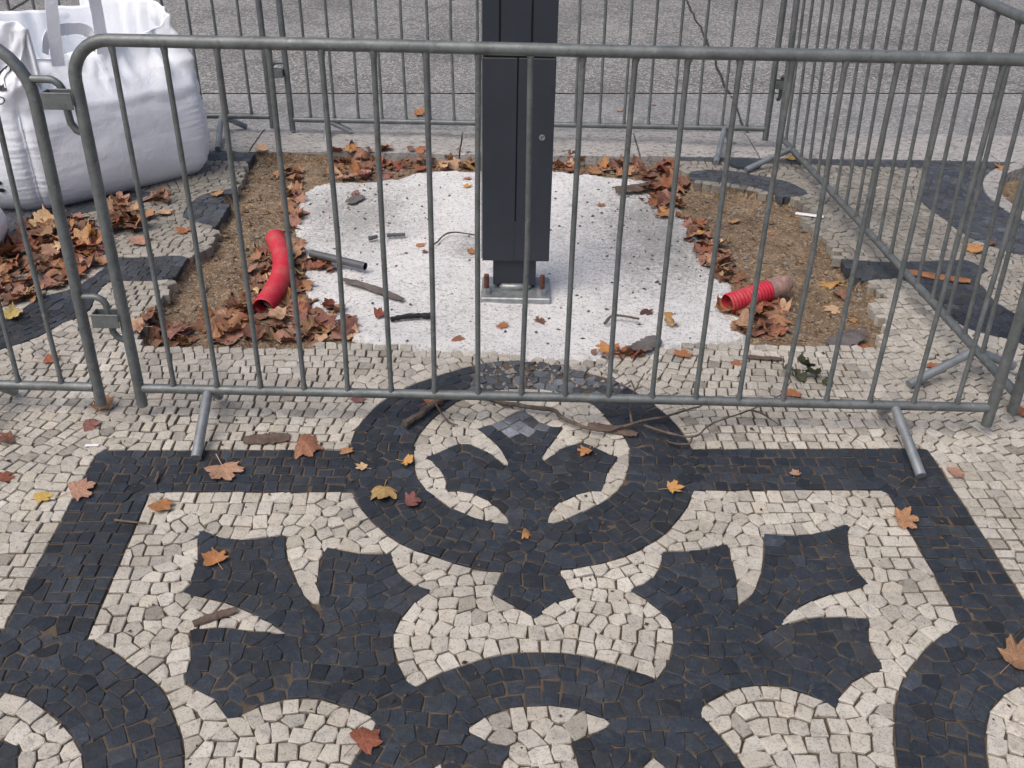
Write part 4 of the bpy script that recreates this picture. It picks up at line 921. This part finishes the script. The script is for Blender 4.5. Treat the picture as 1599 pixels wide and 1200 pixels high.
# piped corner seams
for (ci, nm) in ((0, 'A'), (iB, 'B')):
    mb = MB(); q = []
    for k in range(1, KB - 1): p_ = pts[k, ci]; n_ = nrm[ci]; q.append(tuple(np.array([p_[0] + n_[0] * .004, p_[1] + n_[1] * .004, p_[2]]) - org))
    mb.tube(q, [.0055 + .002 * noise.noise((i * .7, 0, 0)) for i in range(len(q))], 7); mb.obj('seam', M_BAG, bag_empty, smooth=80)
def strap(path, wd, th, side):
    path = [Vector(p_) for p_ in path]; mb = MB(); vs_ = []; n = len(path); side = Vector(side).normalized()
    for i, p_ in enumerate(path):
        t_ = (path[min(i + 1, n - 1)] - path[max(0, i - 1)]).normalized(); s_ = (side - t_ * side.dot(t_)).normalized(); nn = t_.cross(s_)
        wv = wd * (1 + .15 * noise.noise((i * .4, 3, 0)))
        for (a_, b_) in ((-1, -1), (1, -1), (1, 1), (-1, 1)): vs_.append(p_ + s_ * (a_ * wv / 2) + nn * (b_ * th / 2) - Vector(org))
    fs_ = [(4 * i + a_, 4 * i + (a_ + 1) % 4, 4 * i + 4 + (a_ + 1) % 4, 4 * i + 4 + a_) for i in range(n - 1) for a_ in range(4)] + [(3, 2, 1, 0), (4 * n - 4, 4 * n - 3, 4 * n - 2, 4 * n - 1)]
    mb.add(vs_, fs_); return mb.obj('lifting_strap', M_BAG, bag_empty, smooth=60)
def loop(a_, b_, top, bow, wd=.055, side=(.8, -.3, 0)):
    a_, b_ = Vector(a_), Vector(b_); out = []
    for i in range(25):
        t_ = i / 24; s_ = 1 - abs(2 * t_ - 1) ** 3.2
        q = a_.lerp(b_, .5 - .5 * cos(pi * t_)); q.z = a_.z + (b_.z - a_.z) * t_ + (top - max(a_.z, b_.z)) * s_
        q += Vector(bow) * s_; out.append(q)
    return strap(out, wd, .004, side)
loop((-1.905, 4.10, .60), (-1.80, 4.32, .60), .98, (.02, .02, 0), .05, (.8, .6, 0))
loop((-1.93, 4.06, .66), (-1.79, 4.20, .64), .745, (0, .04, 0), .045, (0, 0, 1))

# printed marks
def on_cloth(sp, k_, lift):
    def at(f, kk):
        i_ = f * iB if f <= 1 else (iB + (f - 1) * (iC - iB) if f <= 2 else (iC + (f - 2) * (iD - iC) if f <= 3 else iD + (f - 3) * (NB - iD)))
        i0_ = int(math.floor(i_)); fi = i_ - i0_; k0_ = max(0, min(KB + KU - 1, int(kk))); fk = kk - k0_
        g_ = lambda a_, b_: pts[b_, a_ % NB]
        return (g_(i0_, k0_) * (1 - fi) + g_(i0_ + 1, k0_) * fi) * (1 - fk) + (g_(i0_, k0_ + 1) * (1 - fi) + g_(i0_ + 1, k0_ + 1) * fi) * fk
    p_ = at(sp, k_); n_ = np.cross(at(sp + .03, k_) - at(sp - .03, k_), at(sp, k_ + 1.5) - at(sp, k_ - 1.5)); n_ /= np.linalg.norm(n_)
    return p_ + n_ * lift - org
SIDE = .76; KH = .0122
def printed(name, polys, sp0, k0):
    mb = MB()
    for pl in polys:
        d_ = []
        for q in range(len(pl)):
            a_, b_ = pl[q], pl[(q + 1) % len(pl)]; d_ += [(a_[0] + (b_[0] - a_[0]) * t_, a_[1] + (b_[1] - a_[1]) * t_) for t_ in (0, .5)]
        c_ = [on_cloth(sp0 + q[0] / SIDE, k0 + q[1] / KH, .0045) for q in d_]; c2 = [on_cloth(sp0 + q[0] / SIDE, k0 + q[1] / KH, .003) for q in d_]; n = len(d_)
        cc_ = sum(c_) / n
        mb.add(c_ + c2 + [cc_], [(2 * n, i, (i + 1) % n) for i in range(n)] + [(i, n + i, n + (i + 1) % n, (i + 1) % n) for i in range(n)])
    return mb.obj(name, M_INK, bag_empty)
def font_mesh(txt, size):
    cu = bpy.data.curves.new('txt', 'FONT'); cu.body = txt; cu.size = size; cu.resolution_u = 3; o = bpy.data.objects.new('txt', cu); COL.objects.link(o)
    bpy.context.view_layer.update(); me = bpy.data.meshes.new_from_object(o.evaluated_get(bpy.context.evaluated_depsgraph_get()))
    bpy.data.objects.remove(o); return me
def printed_text(name, txt, size, sp0, k0, du, dv, rot=0.0):
    me = font_mesh(txt, size); me.name = name; c_, s_ = cos(rot), sin(rot)
    for v in me.vertices:
        x, y = v.co.x * c_ - v.co.y * s_ + du, v.co.x * s_ + v.co.y * c_ + dv
        v.co = Vector(on_cloth(sp0 + x / SIDE, k0 + y / KH, .0045))
    me.materials.clear(); me.materials.append(M_INK); return link(name, me, bag_empty)
LK = KB + 11
printed('printed_logo', [[(-.085, .012), (-.05, .05), (-.004, .060), (-.038, .022), (-.042, .0), (-.012, -.045), (-.05, -.052), (-.072, -.03)], [(-.25, .0), (-.13, .05), (-.11, .03), (-.19, -.0), (-.12, -.05), (-.17, -.05), (-.25, -.012)]], 3.942, LK)
printed_text('printed_letters', 'ÃO', .045, 3.942, LK, -.075, -.105, .12)
printed_text('printed_letters', '®', .055, 3.942, LK, .010, .012, .1)
def ring_poly(cx, cy, r0, r1, n=20): return [(cx + r0 * cos(2 * pi * i / n), cy + r0 * sin(2 * pi * i / n)) for i in range(n + 1)] + [(cx + r1 * cos(2 * pi * i / n), cy + r1 * sin(2 * pi * i / n)) for i in range(n, -1, -1)]
printed('printed_mark', [[(-.01 + .016 * cos(i), .022 + .012 * sin(i)) for i in range(6)], [(-.01 + .018 * cos(i), -.022 + .013 * sin(i)) for i in range(6)]], 3.82, 14)
printed('printed_mark', [[(-.03 + .016 * cos(i * .5), .018 * sin(i * .5)) for i in range(12)], [(.05, .02), (.075, .02), (.075, -.02), (.05, -.02)]], 1.12, KB + 14)

# second bag, mostly outside the view
b2 = empty('bulk_bag', Matrix.Translation((-2.44, 3.44, 0)), 'second pale bag, only its edge showing at the left border', 'bulk bag')
mb = MB(); vs_ = []; NR, NC = 22, 60
for k in range(NR + 1):
    t_ = k / NR; z = .24 * t_
    for i in range(NC):
        a_ = 2 * pi * i / NC; r_ = .40 * (abs(cos(a_)) ** 4 + abs(sin(a_)) ** 4) ** -.25 * (.88 + .14 * sin(pi * min(1, t_ * .9 + .08))) * (1 if t_ < .7 else 1 - ((t_ - .7) / .3) ** 2.2 * .75)
        r_ += .012 * fbm(a_ * 2, z * 9, 3, 3); vs_.append((r_ * cos(a_) * 1.02, r_ * sin(a_) * .75, z))
fs_ = [(k * NC + i, k * NC + (i + 1) % NC, (k + 1) * NC + (i + 1) % NC, (k + 1) * NC + i) for k in range(NR) for i in range(NC)] + [tuple(range(NR * NC, NR * NC + NC))]
mb.add(vs_, fs_); mb.obj('bag_body', M_BAG, b2, smooth=70)
mb = MB(); mb.tube([(vs_[k * NC + 57][0] + .004, vs_[k * NC + 57][1], vs_[k * NC + 57][2]) for k in range(1, NR - 5)], .006, 6); mb.obj('seam', M_INK, b2, smooth=60)

# ---------------------------------------------------------------- conduits, pipe, boards and other small things
def cat(pts, n):
    p_ = [Vector(q) for q in pts]; p_ = [p_[0] * 2 - p_[1]] + p_ + [p_[-1] * 2 - p_[-2]]; out = []
    for i in range(1, len(p_) - 2):
        for q in range(n):
            t_ = q / n; a_, b_, c_, d_ = p_[i - 1:i + 3]
            out.append(.5 * (2 * b_ + (c_ - a_) * t_ + (2 * a_ - 5 * b_ + 4 * c_ - d_) * t_ * t_ + (3 * b_ - a_ - 3 * c_ + d_) * t_ ** 3))
    out.append(p_[-2]); return out
def conduit(path, r, pitch, label, fill=True):
    c_ = cat(path, 40); L_ = sum((c_[i + 1] - c_[i]).length for i in range(len(c_) - 1)); n = int(L_ / pitch * 4)
    # even steps
    d = [0]
    for i in range(len(c_) - 1): d.append(d[-1] + (c_[i + 1] - c_[i]).length)
    q = []
    for i in range(n + 1):
        s_ = L_ * i / n; j = max(k_ for k_ in range(len(d)) if d[k_] <= s_ + 1e-9); j = min(j, len(c_) - 2); t_ = (s_ - d[j]) / (d[j + 1] - d[j] + 1e-9); q.append(c_[j].lerp(c_[j + 1], t_))
    rr = [r * (1.0 if i % 4 in (1, 2) else .90) for i in range(n + 1)]
    root = empty('conduit', Matrix.Identity(4), label, 'conduit', 'red corrugated conduits in the hole')
    mb = MB(); mb.tube(q, rr, 20, cap=False); b0 = len(mb.v)
    mb.obj('corrugated_sleeve', M_RED, root, smooth=60)
    for e_, o_ in ((q[0], q[1]), (q[-1], q[-2])):
        t_ = (o_ - e_).normalized(); mb = MB(); mb.tube([e_ + t_ * .05, e_ + t_ * .051], r * .85, 20); mb.obj('bore', M_GAP, root)
        mb = MB(); mb.tube([e_ + t_ * .001, e_ + t_ * .06], r * .86, 20, cap=False); mb.obj('inner_wall', M_RED, root, smooth=60)
    return root, q
conduit([(-.99 + .072 * t_ + .052 * sin(pi * t_), 3.715 - .555 * t_, .016 - .034 * t_ + .006 * sin(pi * t_)) for t_ in (0, .2, .4, .6, .8, 1)], .0405, .016, 'curved red corrugated conduit among leaves on the left side')
cr, q = conduit([(.800, 3.245, -.012), (.880, 3.285, -.004), (.985, 3.345, .004)], .040, .015, 'short red corrugated conduit with a taped end on the right')
t_ = (q[-1] - q[-4]).normalized(); mb = MB(); pth = [q[-1] + t_ * (.105 * i / 12 - .02) for i in range(13)]
mb.tube(pth, [.0405 + .004 * noise.noise((i * .9, 2, 0)) - (.0 if i < 8 else .0035 * (i - 8)) for i in range(13)], 18)
mb.v = [tuple(Vector(v_) + Vector((noise.noise((v_[0] * 60, v_[1] * 60, v_[2] * 60)),) * 3) * .004) for v_ in mb.v]; mb.obj('tape_wrap', M_TAPE, cr, smooth=40)

def stick(name, pts, r0, r1, m, label, catg, n=7, rough=.25, parent=None):
    c_ = cat(pts, 8); L_ = len(c_); c_ = [p_ + Vector((noise.noise((p_.x * 30, p_.y * 30, 1)), noise.noise((p_.x * 30, p_.y * 30, 5)), 0)) * r0 * .7 for p_ in c_]
    mb = MB(); mb.tube(c_, [(r0 + (r1 - r0) * i / (L_ - 1)) * (1 + rough * noise.noise((i * .8, r0 * 100, 0))) for i in range(L_)], n)
    o = mb.obj(name, m, parent, smooth=50)
    if label: tag(o, label, catg)
    return o
def z3(pl, z): return [(x, y, z) for x, y in pl]
br = stick('branch', [(-.317, 2.37, .02), (-.278, 2.426, .018), (-.217, 2.516, .016), (-.15, 2.562, .014), (-.079, 2.532, .014), (.001, 2.487, .018), (.119, 2.456, .022), (.156, 2.409, .024), (.212, 2.37, .022), (.287, 2.359, .02), (.385, 2.392, .03), (.486, 2.433, .03), (.583, 2.492, .025)], .0105, .003, M_TWIG, 'long bare crooked branch lying across the top of the black ring', 'branch')
for pl in ([(.356, 2.388, .026), (.359, 2.456, .05), (.378, 2.517, .06), (.412, 2.592, .075)], [(.393, 2.38, .024), (.474, 2.342, .02), (.539, 2.334, .02), (.595, 2.385, .03), (.724, 2.457, .035), (.828, 2.532, .04), (.873, 2.596, .05)], [(.53, 2.334, .02), (.515, 2.295, .02), (.469, 2.30, .018), (.453, 2.319, .015)], [(-.235, 2.49, .018), (-.19, 2.40, .012), (-.16, 2.385, .008)], [(.378, 2.517, .06), (.365, 2.55, .075)], [(.724, 2.457, .035), (.76, 2.44, .03), (.80, 2.40, .02)]):
    stick('side_twig', pl, .0038, .0018, M_TWIG, None, None, 6, .25, br)
def flake(name, pts, wd, z, m, label, curl=.012, catg='bark'):
    curl *= .45
    c_ = cat(z3(pts, z), 10); n = len(c_); mb = MB(); vs_ = []; NW = 6
    for i, p_ in enumerate(c_):
        t_ = (c_[min(i + 1, n - 1)] - c_[max(0, i - 1)]).normalized(); s_ = Vector((-t_.y, t_.x, 0)); f = i / (n - 1)
        ww = wd * (.35 + .65 * sin(pi * min(1, max(0, f * .86 + .07))) ** .5) * (1 + .3 * noise.noise((i * .5, wd * 99, 1)))
        for j in range(NW + 1):
            q = j / NW - .5; vs_.append(p_ + s_ * (q * ww) + Vector((0, 0, curl * (1 - 4 * q * q) + .004 * noise.noise((i * .6, j, 2)) + .004)))
    N1 = len(vs_); vs_ += [v_ - Vector((0, 0, .003)) for v_ in vs_]
    for i in range(n - 1):
        for j in range(NW): a_ = i * (NW + 1) + j; fs0 = (a_, a_ + 1, a_ + NW + 2, a_ + NW + 1); mb.f.append(fs0[::-1]); mb.f.append(tuple(N1 + q for q in fs0)); mb.m += [0, 0]
    rim_ = [j for j in range(NW + 1)] + [i * (NW + 1) + NW for i in range(1, n)] + [(n - 1) * (NW + 1) + j for j in range(NW - 1, -1, -1)] + [i * (NW + 1) for i in range(n - 2, 0, -1)]
    for i in range(len(rim_)): a_, b_ = rim_[i], rim_[(i + 1) % len(rim_)]; mb.f.append((a_, b_, N1 + b_, N1 + a_)); mb.m.append(0)
    mb.v = [tuple(v_) for v_ in vs_]; mb.c = [mb.col] * len(mb.v)
    return tag(mb.obj(name, m, None, smooth=50), label, catg)
flake('bark_piece', [(-.775, 2.296), (-.71, 2.303), (-.645, 2.312)], .05, .003, M_BARK, 'flat brown bark piece on white stones left of the tan leaf')
flake('bark_piece', [(1.545, 3.525), (1.66, 3.48), (1.78, 3.44)], .05, .004, M_BARK_O, 'long orange bark strip on dark stones behind the right barrier')
flake('bark_piece', [(1.10, 2.945), (1.17, 2.995), (1.245, 3.05)], .085, -.02, M_BARK_G, 'grey bark plate at the front right corner of the hole', .02)
flake('bark_piece', [(.229, 2.402), (.30, 2.382), (.372, 2.355)], .034, .004, M_BARK, 'reddish bark sliver under the branch on the right of the ring', .008)
flake('bark_piece', [(.774, 2.826), (.84, 2.818), (.905, 2.812)], .02, .004, M_BARK, 'reddish stick like bark sliver on white stones right of the hole front', .006)
flake('bark_piece', [(-.715, 1.574), (-.675, 1.598), (-.627, 1.62)], .026, .004, M_BARK, 'curled bark sliver on the white spike of the left flower', .012)
flake('bark_piece', [(-.77, 4.235), (-.745, 4.29), (-.718, 4.325)], .06, -.035, M_BARK_G, 'grey bark chip near the back left of the concrete', .012)
flake('bark_piece', [(.47, 4.43), (.56, 4.455), (.70, 4.51)], .085, -.022, M_BARK, 'dark brown bark slab at the back right edge of the concrete', .03)
flake('bark_piece', [(.405, 2.88), (.47, 2.93), (.50, 2.97)], .07, -.012, M_BARK_G, 'grey brown bark chip at the front edge of the concrete', .02)
flake('wood_lath', [(-.672, 3.44), (-.55, 3.37), (-.417, 3.27)], .036, -.034, M_WOOD, 'pointed weathered wood lath on the left half of the concrete', .004, 'wood')
stick('wood_stick', [(-.445, 3.105, -.026), (-.37, 3.125, -.022), (-.30, 3.137, -.024)], .009, .011, M_GAP, 'short dark stick on the front left of the concrete', 'stick', 7, .5)
stick('wood_stick', [(-.62, 3.822, -.026), (-.585, 3.845, -.026)], .010, .008, M_PIPE, 'stubby grey stick in the middle of the left concrete', 'stick', 7, .4)
stick('wood_stick', [(-.546, 3.862, -.026), (-.47, 3.872, -.026)], .009, .008, M_PIPE, 'dark grey stick right of the stubby stick on the concrete', 'stick', 7, .4)
stick('twig', [(-1.02, 1.931, .006), (-.975, 1.922, .007), (-.935, 1.923, .005)], .0035, .0022, M_TWIG, 'thin twig lying across the left black frame band', 'twig', 6)
stick('twig', [(-.966, 2.093, .006), (-.972, 2.133, .007)], .006, .004, M_TWIG, 'short stub of twig on the corner of the black frame', 'twig', 6)
stick('twig', [(.055, 2.66, .02), (.05, 2.735, .012)], .006, .005, M_TWIG, 'short reddish twig on the broken stones behind the front rail', 'twig', 6)
stick('twig', [(-.34, 3.78, -.03), (-.28, 3.90, -.026), (-.15, 3.86, -.02)], .004, .003, M_TWIG, 'thin dark twig on the concrete left of the column', 'twig', 6)
stick('twig', [(.33, 3.09, -.02), (.37, 3.14, -.012), (.46, 3.13, -.02)], .006, .004, M_TWIG, 'dark twig on the concrete right of the base plate', 'twig', 6)
pp = empty('pipe', Matrix.Identity(4), 'grey plastic pipe end lying on the left edge of the concrete', 'pipe')
mb = MB(); mb.tube([(-.83, 3.632, -.012), (-.71, 3.575, -.012), (-.592, 3.521, -.014)], .0155, 14, cap=False); mb.obj('pipe_wall', M_PIPE, pp, smooth=60)
mb = MB(); mb.tube([(-.83, 3.632, -.012), (-.71, 3.575, -.012), (-.594, 3.522, -.014)], .0125, 14, cap=False); mb.obj('inner_wall', M_GAP, pp, smooth=60)
mb = MB(); mb.box((-.062, -.012, 0), (.062, .012, .006), .002, Matrix.Translation((1.314, 4.087, .006)) @ Matrix.Rotation(-.32, 4, 'Z')); tag(mb.obj('plastic_strip', M_WPLAS), 'white plastic strip at the right edge of the hole', 'plastic strip')
mb = MB(); mb.box((-.02, -.005, 0), (.02, .005, .003), .001, Matrix.Translation((-1.201, 2.256, .004)) @ Matrix.Rotation(.1, 4, 'Z')); tag(mb.obj('paper_scrap', M_WPLAS), 'tiny white scrap above the left corner of the black frame', 'scrap')
# grit and chips nobody could count
def pebbles(name, region, n, s0, s1, m, label, z, parent=None, ok=None):
    pl = np.array(region); mb = MB(); k_ = 0
    while k_ < n:
        x, y = random.uniform(pl[:, 0].min(), pl[:, 0].max()), random.uniform(pl[:, 1].min(), pl[:, 1].max())
        if not inside(region, x, y) or (ok and not ok(x, y)): continue
        k_ += 1; s_ = s0 * (s1 / s0) ** (random.random() ** 2); zz = z(x, y) if callable(z) else z; rot = random.uniform(0, pi)
        vs_ = []
        for (a_, b_, c_) in ((1, 0, 0), (0, 1, 0), (-1, 0, 0), (0, -1, 0), (0, 0, .7), (0, 0, -.5)):
            f = s_ * random.uniform(.6, 1.3); vs_.append((x + f * (a_ * cos(rot) - b_ * sin(rot) * .7), y + f * (a_ * sin(rot) + b_ * cos(rot) * .7), zz + f * c_ + s_ * .25))
        mb.add(vs_, [(0, 1, 4), (1, 2, 4), (2, 3, 4), (3, 0, 4), (1, 0, 5), (2, 1, 5), (3, 2, 5), (0, 3, 5)])
    o = mb.obj(name, m, parent); o['kind'] = 'stuff'
    if not parent: tag(o, label, 'grit', kind='stuff')
    return o
def soilz(x, y):
    i = min(nxg, max(0, int(round((x - X0) / CELL)))); j = min(nyg, max(0, int(round((y - Y0) / CELL)))); return gz[j, i]
def pad_dirt(xx, yy): return math.exp(-(((xx - .62) / .30) ** 2 + ((yy - 3.95) / .55) ** 2)) + .9 * math.exp(-(((xx + .72) / .26) ** 2 + ((yy - 4.15) / .40) ** 2)) + math.exp(-(((xx + .19) / .09) ** 2 + ((yy - 3.78) / .13) ** 2))
pebbles('grit', PD, 900, .0022, .011, M_DCHIP, 'dark grit and crumbs scattered over the white concrete', lambda x, y: max(padz(x, y)[0], soilz(x, y)) - .001, None, lambda x, y: random.random() < .16 + pad_dirt(x, y))
pebbles('gravel', HOLE, 1500, .003, .015, M_CHIP, 'small pale pebbles in the sand of the hole', soilz, None, lambda x, y: padz(x, y)[1] < .2)
pebbles('soil_clods', HOLE, 700, .005, .024, M_SOIL, 'clods and crumbs of earth on the floor of the hole', soilz, None, lambda x, y: padz(x, y)[1] < .3)
pebbles('stone_chips', [(-.14, 2.60), (.40, 2.62), (.33, 2.76), (-.05, 2.79)], 130, .006, .017, M_CHIP, 'loose pale stone chips on the broken black ring behind the rail', -.002)

M_CRUMB = simple('earth_crumbs', (.12, .082, .055), .95, 0, 40, .5, 150, .6, .003)
pebbles('debris', [(-1.9, 1.2), (1.9, 1.2), (2.2, 2.9), (-2.0, 2.82)], 420, .0022, .009, M_CRUMB, 'crumbs of earth and leaf scattered over the paving', .001)
# ---------------------------------------------------------------- leaves
half = [(0, 1), (6, .86), (13, .83), (18, .76), (24, .63), (31, .66), (38, .78), (47, .94), (54, .84), (61, .78), (69, .66), (77, .56), (87, .62), (98, .72), (107, .68), (118, .56), (132, .44), (150, .36), (172, .26)]
def leaf_mesh(seed, curl, crumple):
    rn = random.Random(seed); out = []
    for sgn in (1, -1):
        dp_ = rn.uniform(.82, 1.18); pts = [(a_ * sgn, r * rn.uniform(.88, 1.1) * (dp_ if .3 < r < .7 else 1)) for a_, r in half]
        out += pts if sgn == 1 else pts[:0:-1]
    n = len(out); mb = MB(); rings = (.0, .38, .72, 1.0); vs_ = [(0, 0, 0)]
    ax = rn.uniform(0, pi); c1 = curl * rn.uniform(.4, 1.2); c2 = curl * rn.uniform(-.3, .6); ph = rn.uniform(0, 9)
    def zz(x, y):
        u_ = x * cos(ax) + y * sin(ax); v_ = -x * sin(ax) + y * cos(ax)
        return .30 * c1 * u_ * u_ + .22 * c2 * v_ * v_ + .10 * abs(x) * curl + crumple * .16 * noise.noise((x * 2.1 + ph, y * 2.1, ph)) + crumple * .06 * noise.noise((x * 6, y * 6 + ph, 1))
    for r_ in rings[1:]:
        for a_, rad in out:
            f = r_ * rad if r_ == 1 else r_ * (rad * .6 + .4 * .55); t_ = math.radians(90 + a_); x, y = f * cos(t_), f * sin(t_); vs_.append((x, y, zz(x, y)))
    fs_ = [(0, 1 + i, 1 + (i + 1) % n) for i in range(n)]
    for q in range(2):
        for i in range(n): a_ = 1 + q * n; fs_.append((a_ + i, a_ + n + i, a_ + n + (i + 1) % n, a_ + (i + 1) % n))
    # rolled rims curl inward so dry leaves bend in plan too
    vs2 = []
    for x, y, z in vs_:
        k_ = 1 - .12 * curl * (x * x + y * y); vs2.append((x * k_, y * k_, z))
    mz = np.percentile([v_[2] for v_ in vs2], 8); vs2 = [(x, y, z - mz) for x, y, z in vs2]
    mb.usecol = True; mb.add(vs2, fs_); vein = [1.0] + [1.0 if min(abs(abs(a_) - q) for q in (0, 47, 98)) < 1 else 0.0 for a_, _ in out] * 3
    mb.c = [(q, 0, 0, 1) for q in vein]
    b_ = rn.uniform(-.4, .4); mb.tube([(0, -.05, vs2[0][2] + .01), (.05 * b_, -.4, vs2[0][2] * .5 + .03), (.3 * b_, -.95, .03 + rn.uniform(0, .1))], [.016, .014, .02], 5)
    n_s = rn.uniform(.8, 1.0)
    mb.v = [(x / 2, y / 2, z / 2) for x, y, z in mb.v]
    return mb.mesh('leaf', LM['tan'], 60)
LV = {c_: [] for c_ in ('flat', 'curl', 'crum')}
for i in range(8):
    LV['flat'].append(leaf_mesh(i + 1, .55, .45)); LV['curl'].append(leaf_mesh(i + 31, 1.25, .8)); LV['crum'].append(leaf_mesh(i + 61, 1.9, 1.5))
cache = {}
def leaf_me(kind, i, colr):
    q = (kind, i, colr)
    if q not in cache:
        me = LV[kind][i].copy(); me.materials.clear(); me.materials.append(LM[colr]); cache[q] = me
    return cache[q]
def put_leaf(x, y, z, size, colr, curl, label, group, tilt=.12):
    kind = 'flat' if curl < .65 else ('curl' if curl < 1.0 else 'crum')
    o = link('fallen_leaf', leaf_me(kind, random.randrange(8), colr))
    s_ = size * random.uniform(1.22, 1.38)
    fl_ = random.random() < .3
    o.rotation_euler = ((pi if fl_ else 0) + random.gauss(0, tilt), random.gauss(0, tilt), random.uniform(0, 2 * pi))
    o.scale = (s_ * random.uniform(.78, 1.05), s_ * random.uniform(.75, 1.0), s_)
    o.location = (x, y, z + (.10 * s_ * min(1.4, curl) if fl_ else .004))
    return tag(o, label, 'leaf', group)
def floor_z(x, y):
    if inside(HOLE, x, y):
        z, b_ = padz(x, y); return max(z if b_ > .12 else -1, soilz(x, y))
    if y > far_y(x): return -.096
    return .003
for (xy, sz, colr, cu, z, lab) in LEAVES: put_leaf(xy[0], xy[1], floor_z(*xy), sz, colr, cu, lab, 'single leaves scattered over the ground', .08)
litter = MB(); HC = ['brown', 'rust', 'tan', 'brown', 'orange', 'tan', 'pink', 'rust', 'tan', 'brown', 'red', 'pale']
WORD = {'brown': 'brown', 'rust': 'rust brown', 'tan': 'tan', 'orange': 'orange brown', 'red': 'dark reddish', 'pale': 'pale', 'pink': 'pinkish brown'}
spare = {}
for (poly, n, z, hgt, sr, lab, grp) in HEAPS:
    pa_ = np.array(poly); c_ = pa_.mean(0); k_ = 0; n_one = max(2, int(round(n * .66))); n = int(n * 1.5)
    lo_, hi_ = pa_.min(0), pa_.max(0)
    while k_ < n:
        x, y = random.uniform(pa_[:, 0].min(), pa_[:, 0].max()), random.uniform(pa_[:, 1].min(), pa_[:, 1].max())
        if not inside(poly, x, y): continue
        e_ = min(math.hypot(x - q[0], y - q[1]) for q in poly); ext = max(.05, .5 * min(np.ptp(pa_[:, 0]), np.ptp(pa_[:, 1])))
        top = hgt * min(1, e_ / ext); colr = random.choice(HC); cu_ = random.choice((.6, .9, .9, 1.3, 1.3))
        fx_, fy_ = (x - lo_[0]) / (hi_[0] - lo_[0]), (y - lo_[1]) / (hi_[1] - lo_[1])
        place = ('back' if fy_ > .66 else 'middle' if fy_ > .33 else 'front') + ' ' + ('left' if fx_ < .33 else 'centre' if fx_ < .66 else 'right')
        o = put_leaf(x, y, floor_z(x, y) + (top * random.uniform(.35, 1) if k_ < n_one else top * random.uniform(0, .4)), random.uniform(*sr) * .80, colr, cu_, {.6: 'flat ', .9: 'curled ', 1.3: 'crumpled '}[cu_] + WORD[colr] + ' leaf at the ' + place + ' of ' + lab, grp, .38); k_ += 1
        if k_ > n_one: spare.setdefault(colr, []).append(o)
    # crumbs of leaf between
    for _ in range(int(n * 3.5)):
        x, y = random.uniform(pa_[:, 0].min(), pa_[:, 0].max()), random.uniform(pa_[:, 1].min(), pa_[:, 1].max())
        if not inside(poly, x, y): continue
        s_ = random.uniform(.008, .028); a_ = random.uniform(0, 6.3); z0 = floor_z(x, y) + random.uniform(.001, .012); vs_ = []
        for q in range(5): b_ = a_ + q * 1.256; f = s_ * random.uniform(.5, 1.2); vs_.append((x + f * cos(b_), y + f * sin(b_) * .8, z0 + random.uniform(-.3, .6) * s_))
        litter.add(vs_, [(0, 1, 2, 3, 4)])
# the lower leaves of the heaps, buried under the others
und = MB(); keys = list(spare)
bpy.context.view_layer.update()
for ci, colr in enumerate(keys):
    und.cur = ci
    for o in spare[colr]:
        me = o.data; M_ = o.matrix_world; und.add([M_ @ v.co for v in me.vertices], [tuple(p_.vertices) for p_ in me.polygons]); bpy.data.objects.remove(o)
tag(und.obj('heaped_leaves', [LM[q] for q in keys], None, 60), 'brown leaves lying lower down in the heaps', 'leaves', kind='stuff')
tag(litter.obj('leaf_litter', LM['brown']), 'crumbled brown leaf bits between the leaves of the heaps', 'leaf litter', kind='stuff')
# dry green leaf clump behind the front rail
gcl = empty('leaf_clump', Matrix.Translation((.955, 2.69, .004)), 'clump of dried dark green leaves behind the rail on the right', 'leaf clump')
for i, (dx, dy, sz) in enumerate(((-.03, .0, .10), (.03, .01, .11), (.0, .04, .10), (.055, -.02, .07), (-.06, .03, .06))):
    me = LV['crum'][i].copy(); me.materials.clear(); me.materials.append(M_GREEN); o = link('leaf', me, gcl); o.location = (dx, dy, .006 + .012 * (i % 3)); o.scale = (sz, sz, sz * .9); o.rotation_euler = (random.gauss(0, .3), random.gauss(0, .3), i * 1.3)
print('stones', len(stones), 'objects', len(bpy.data.objects))
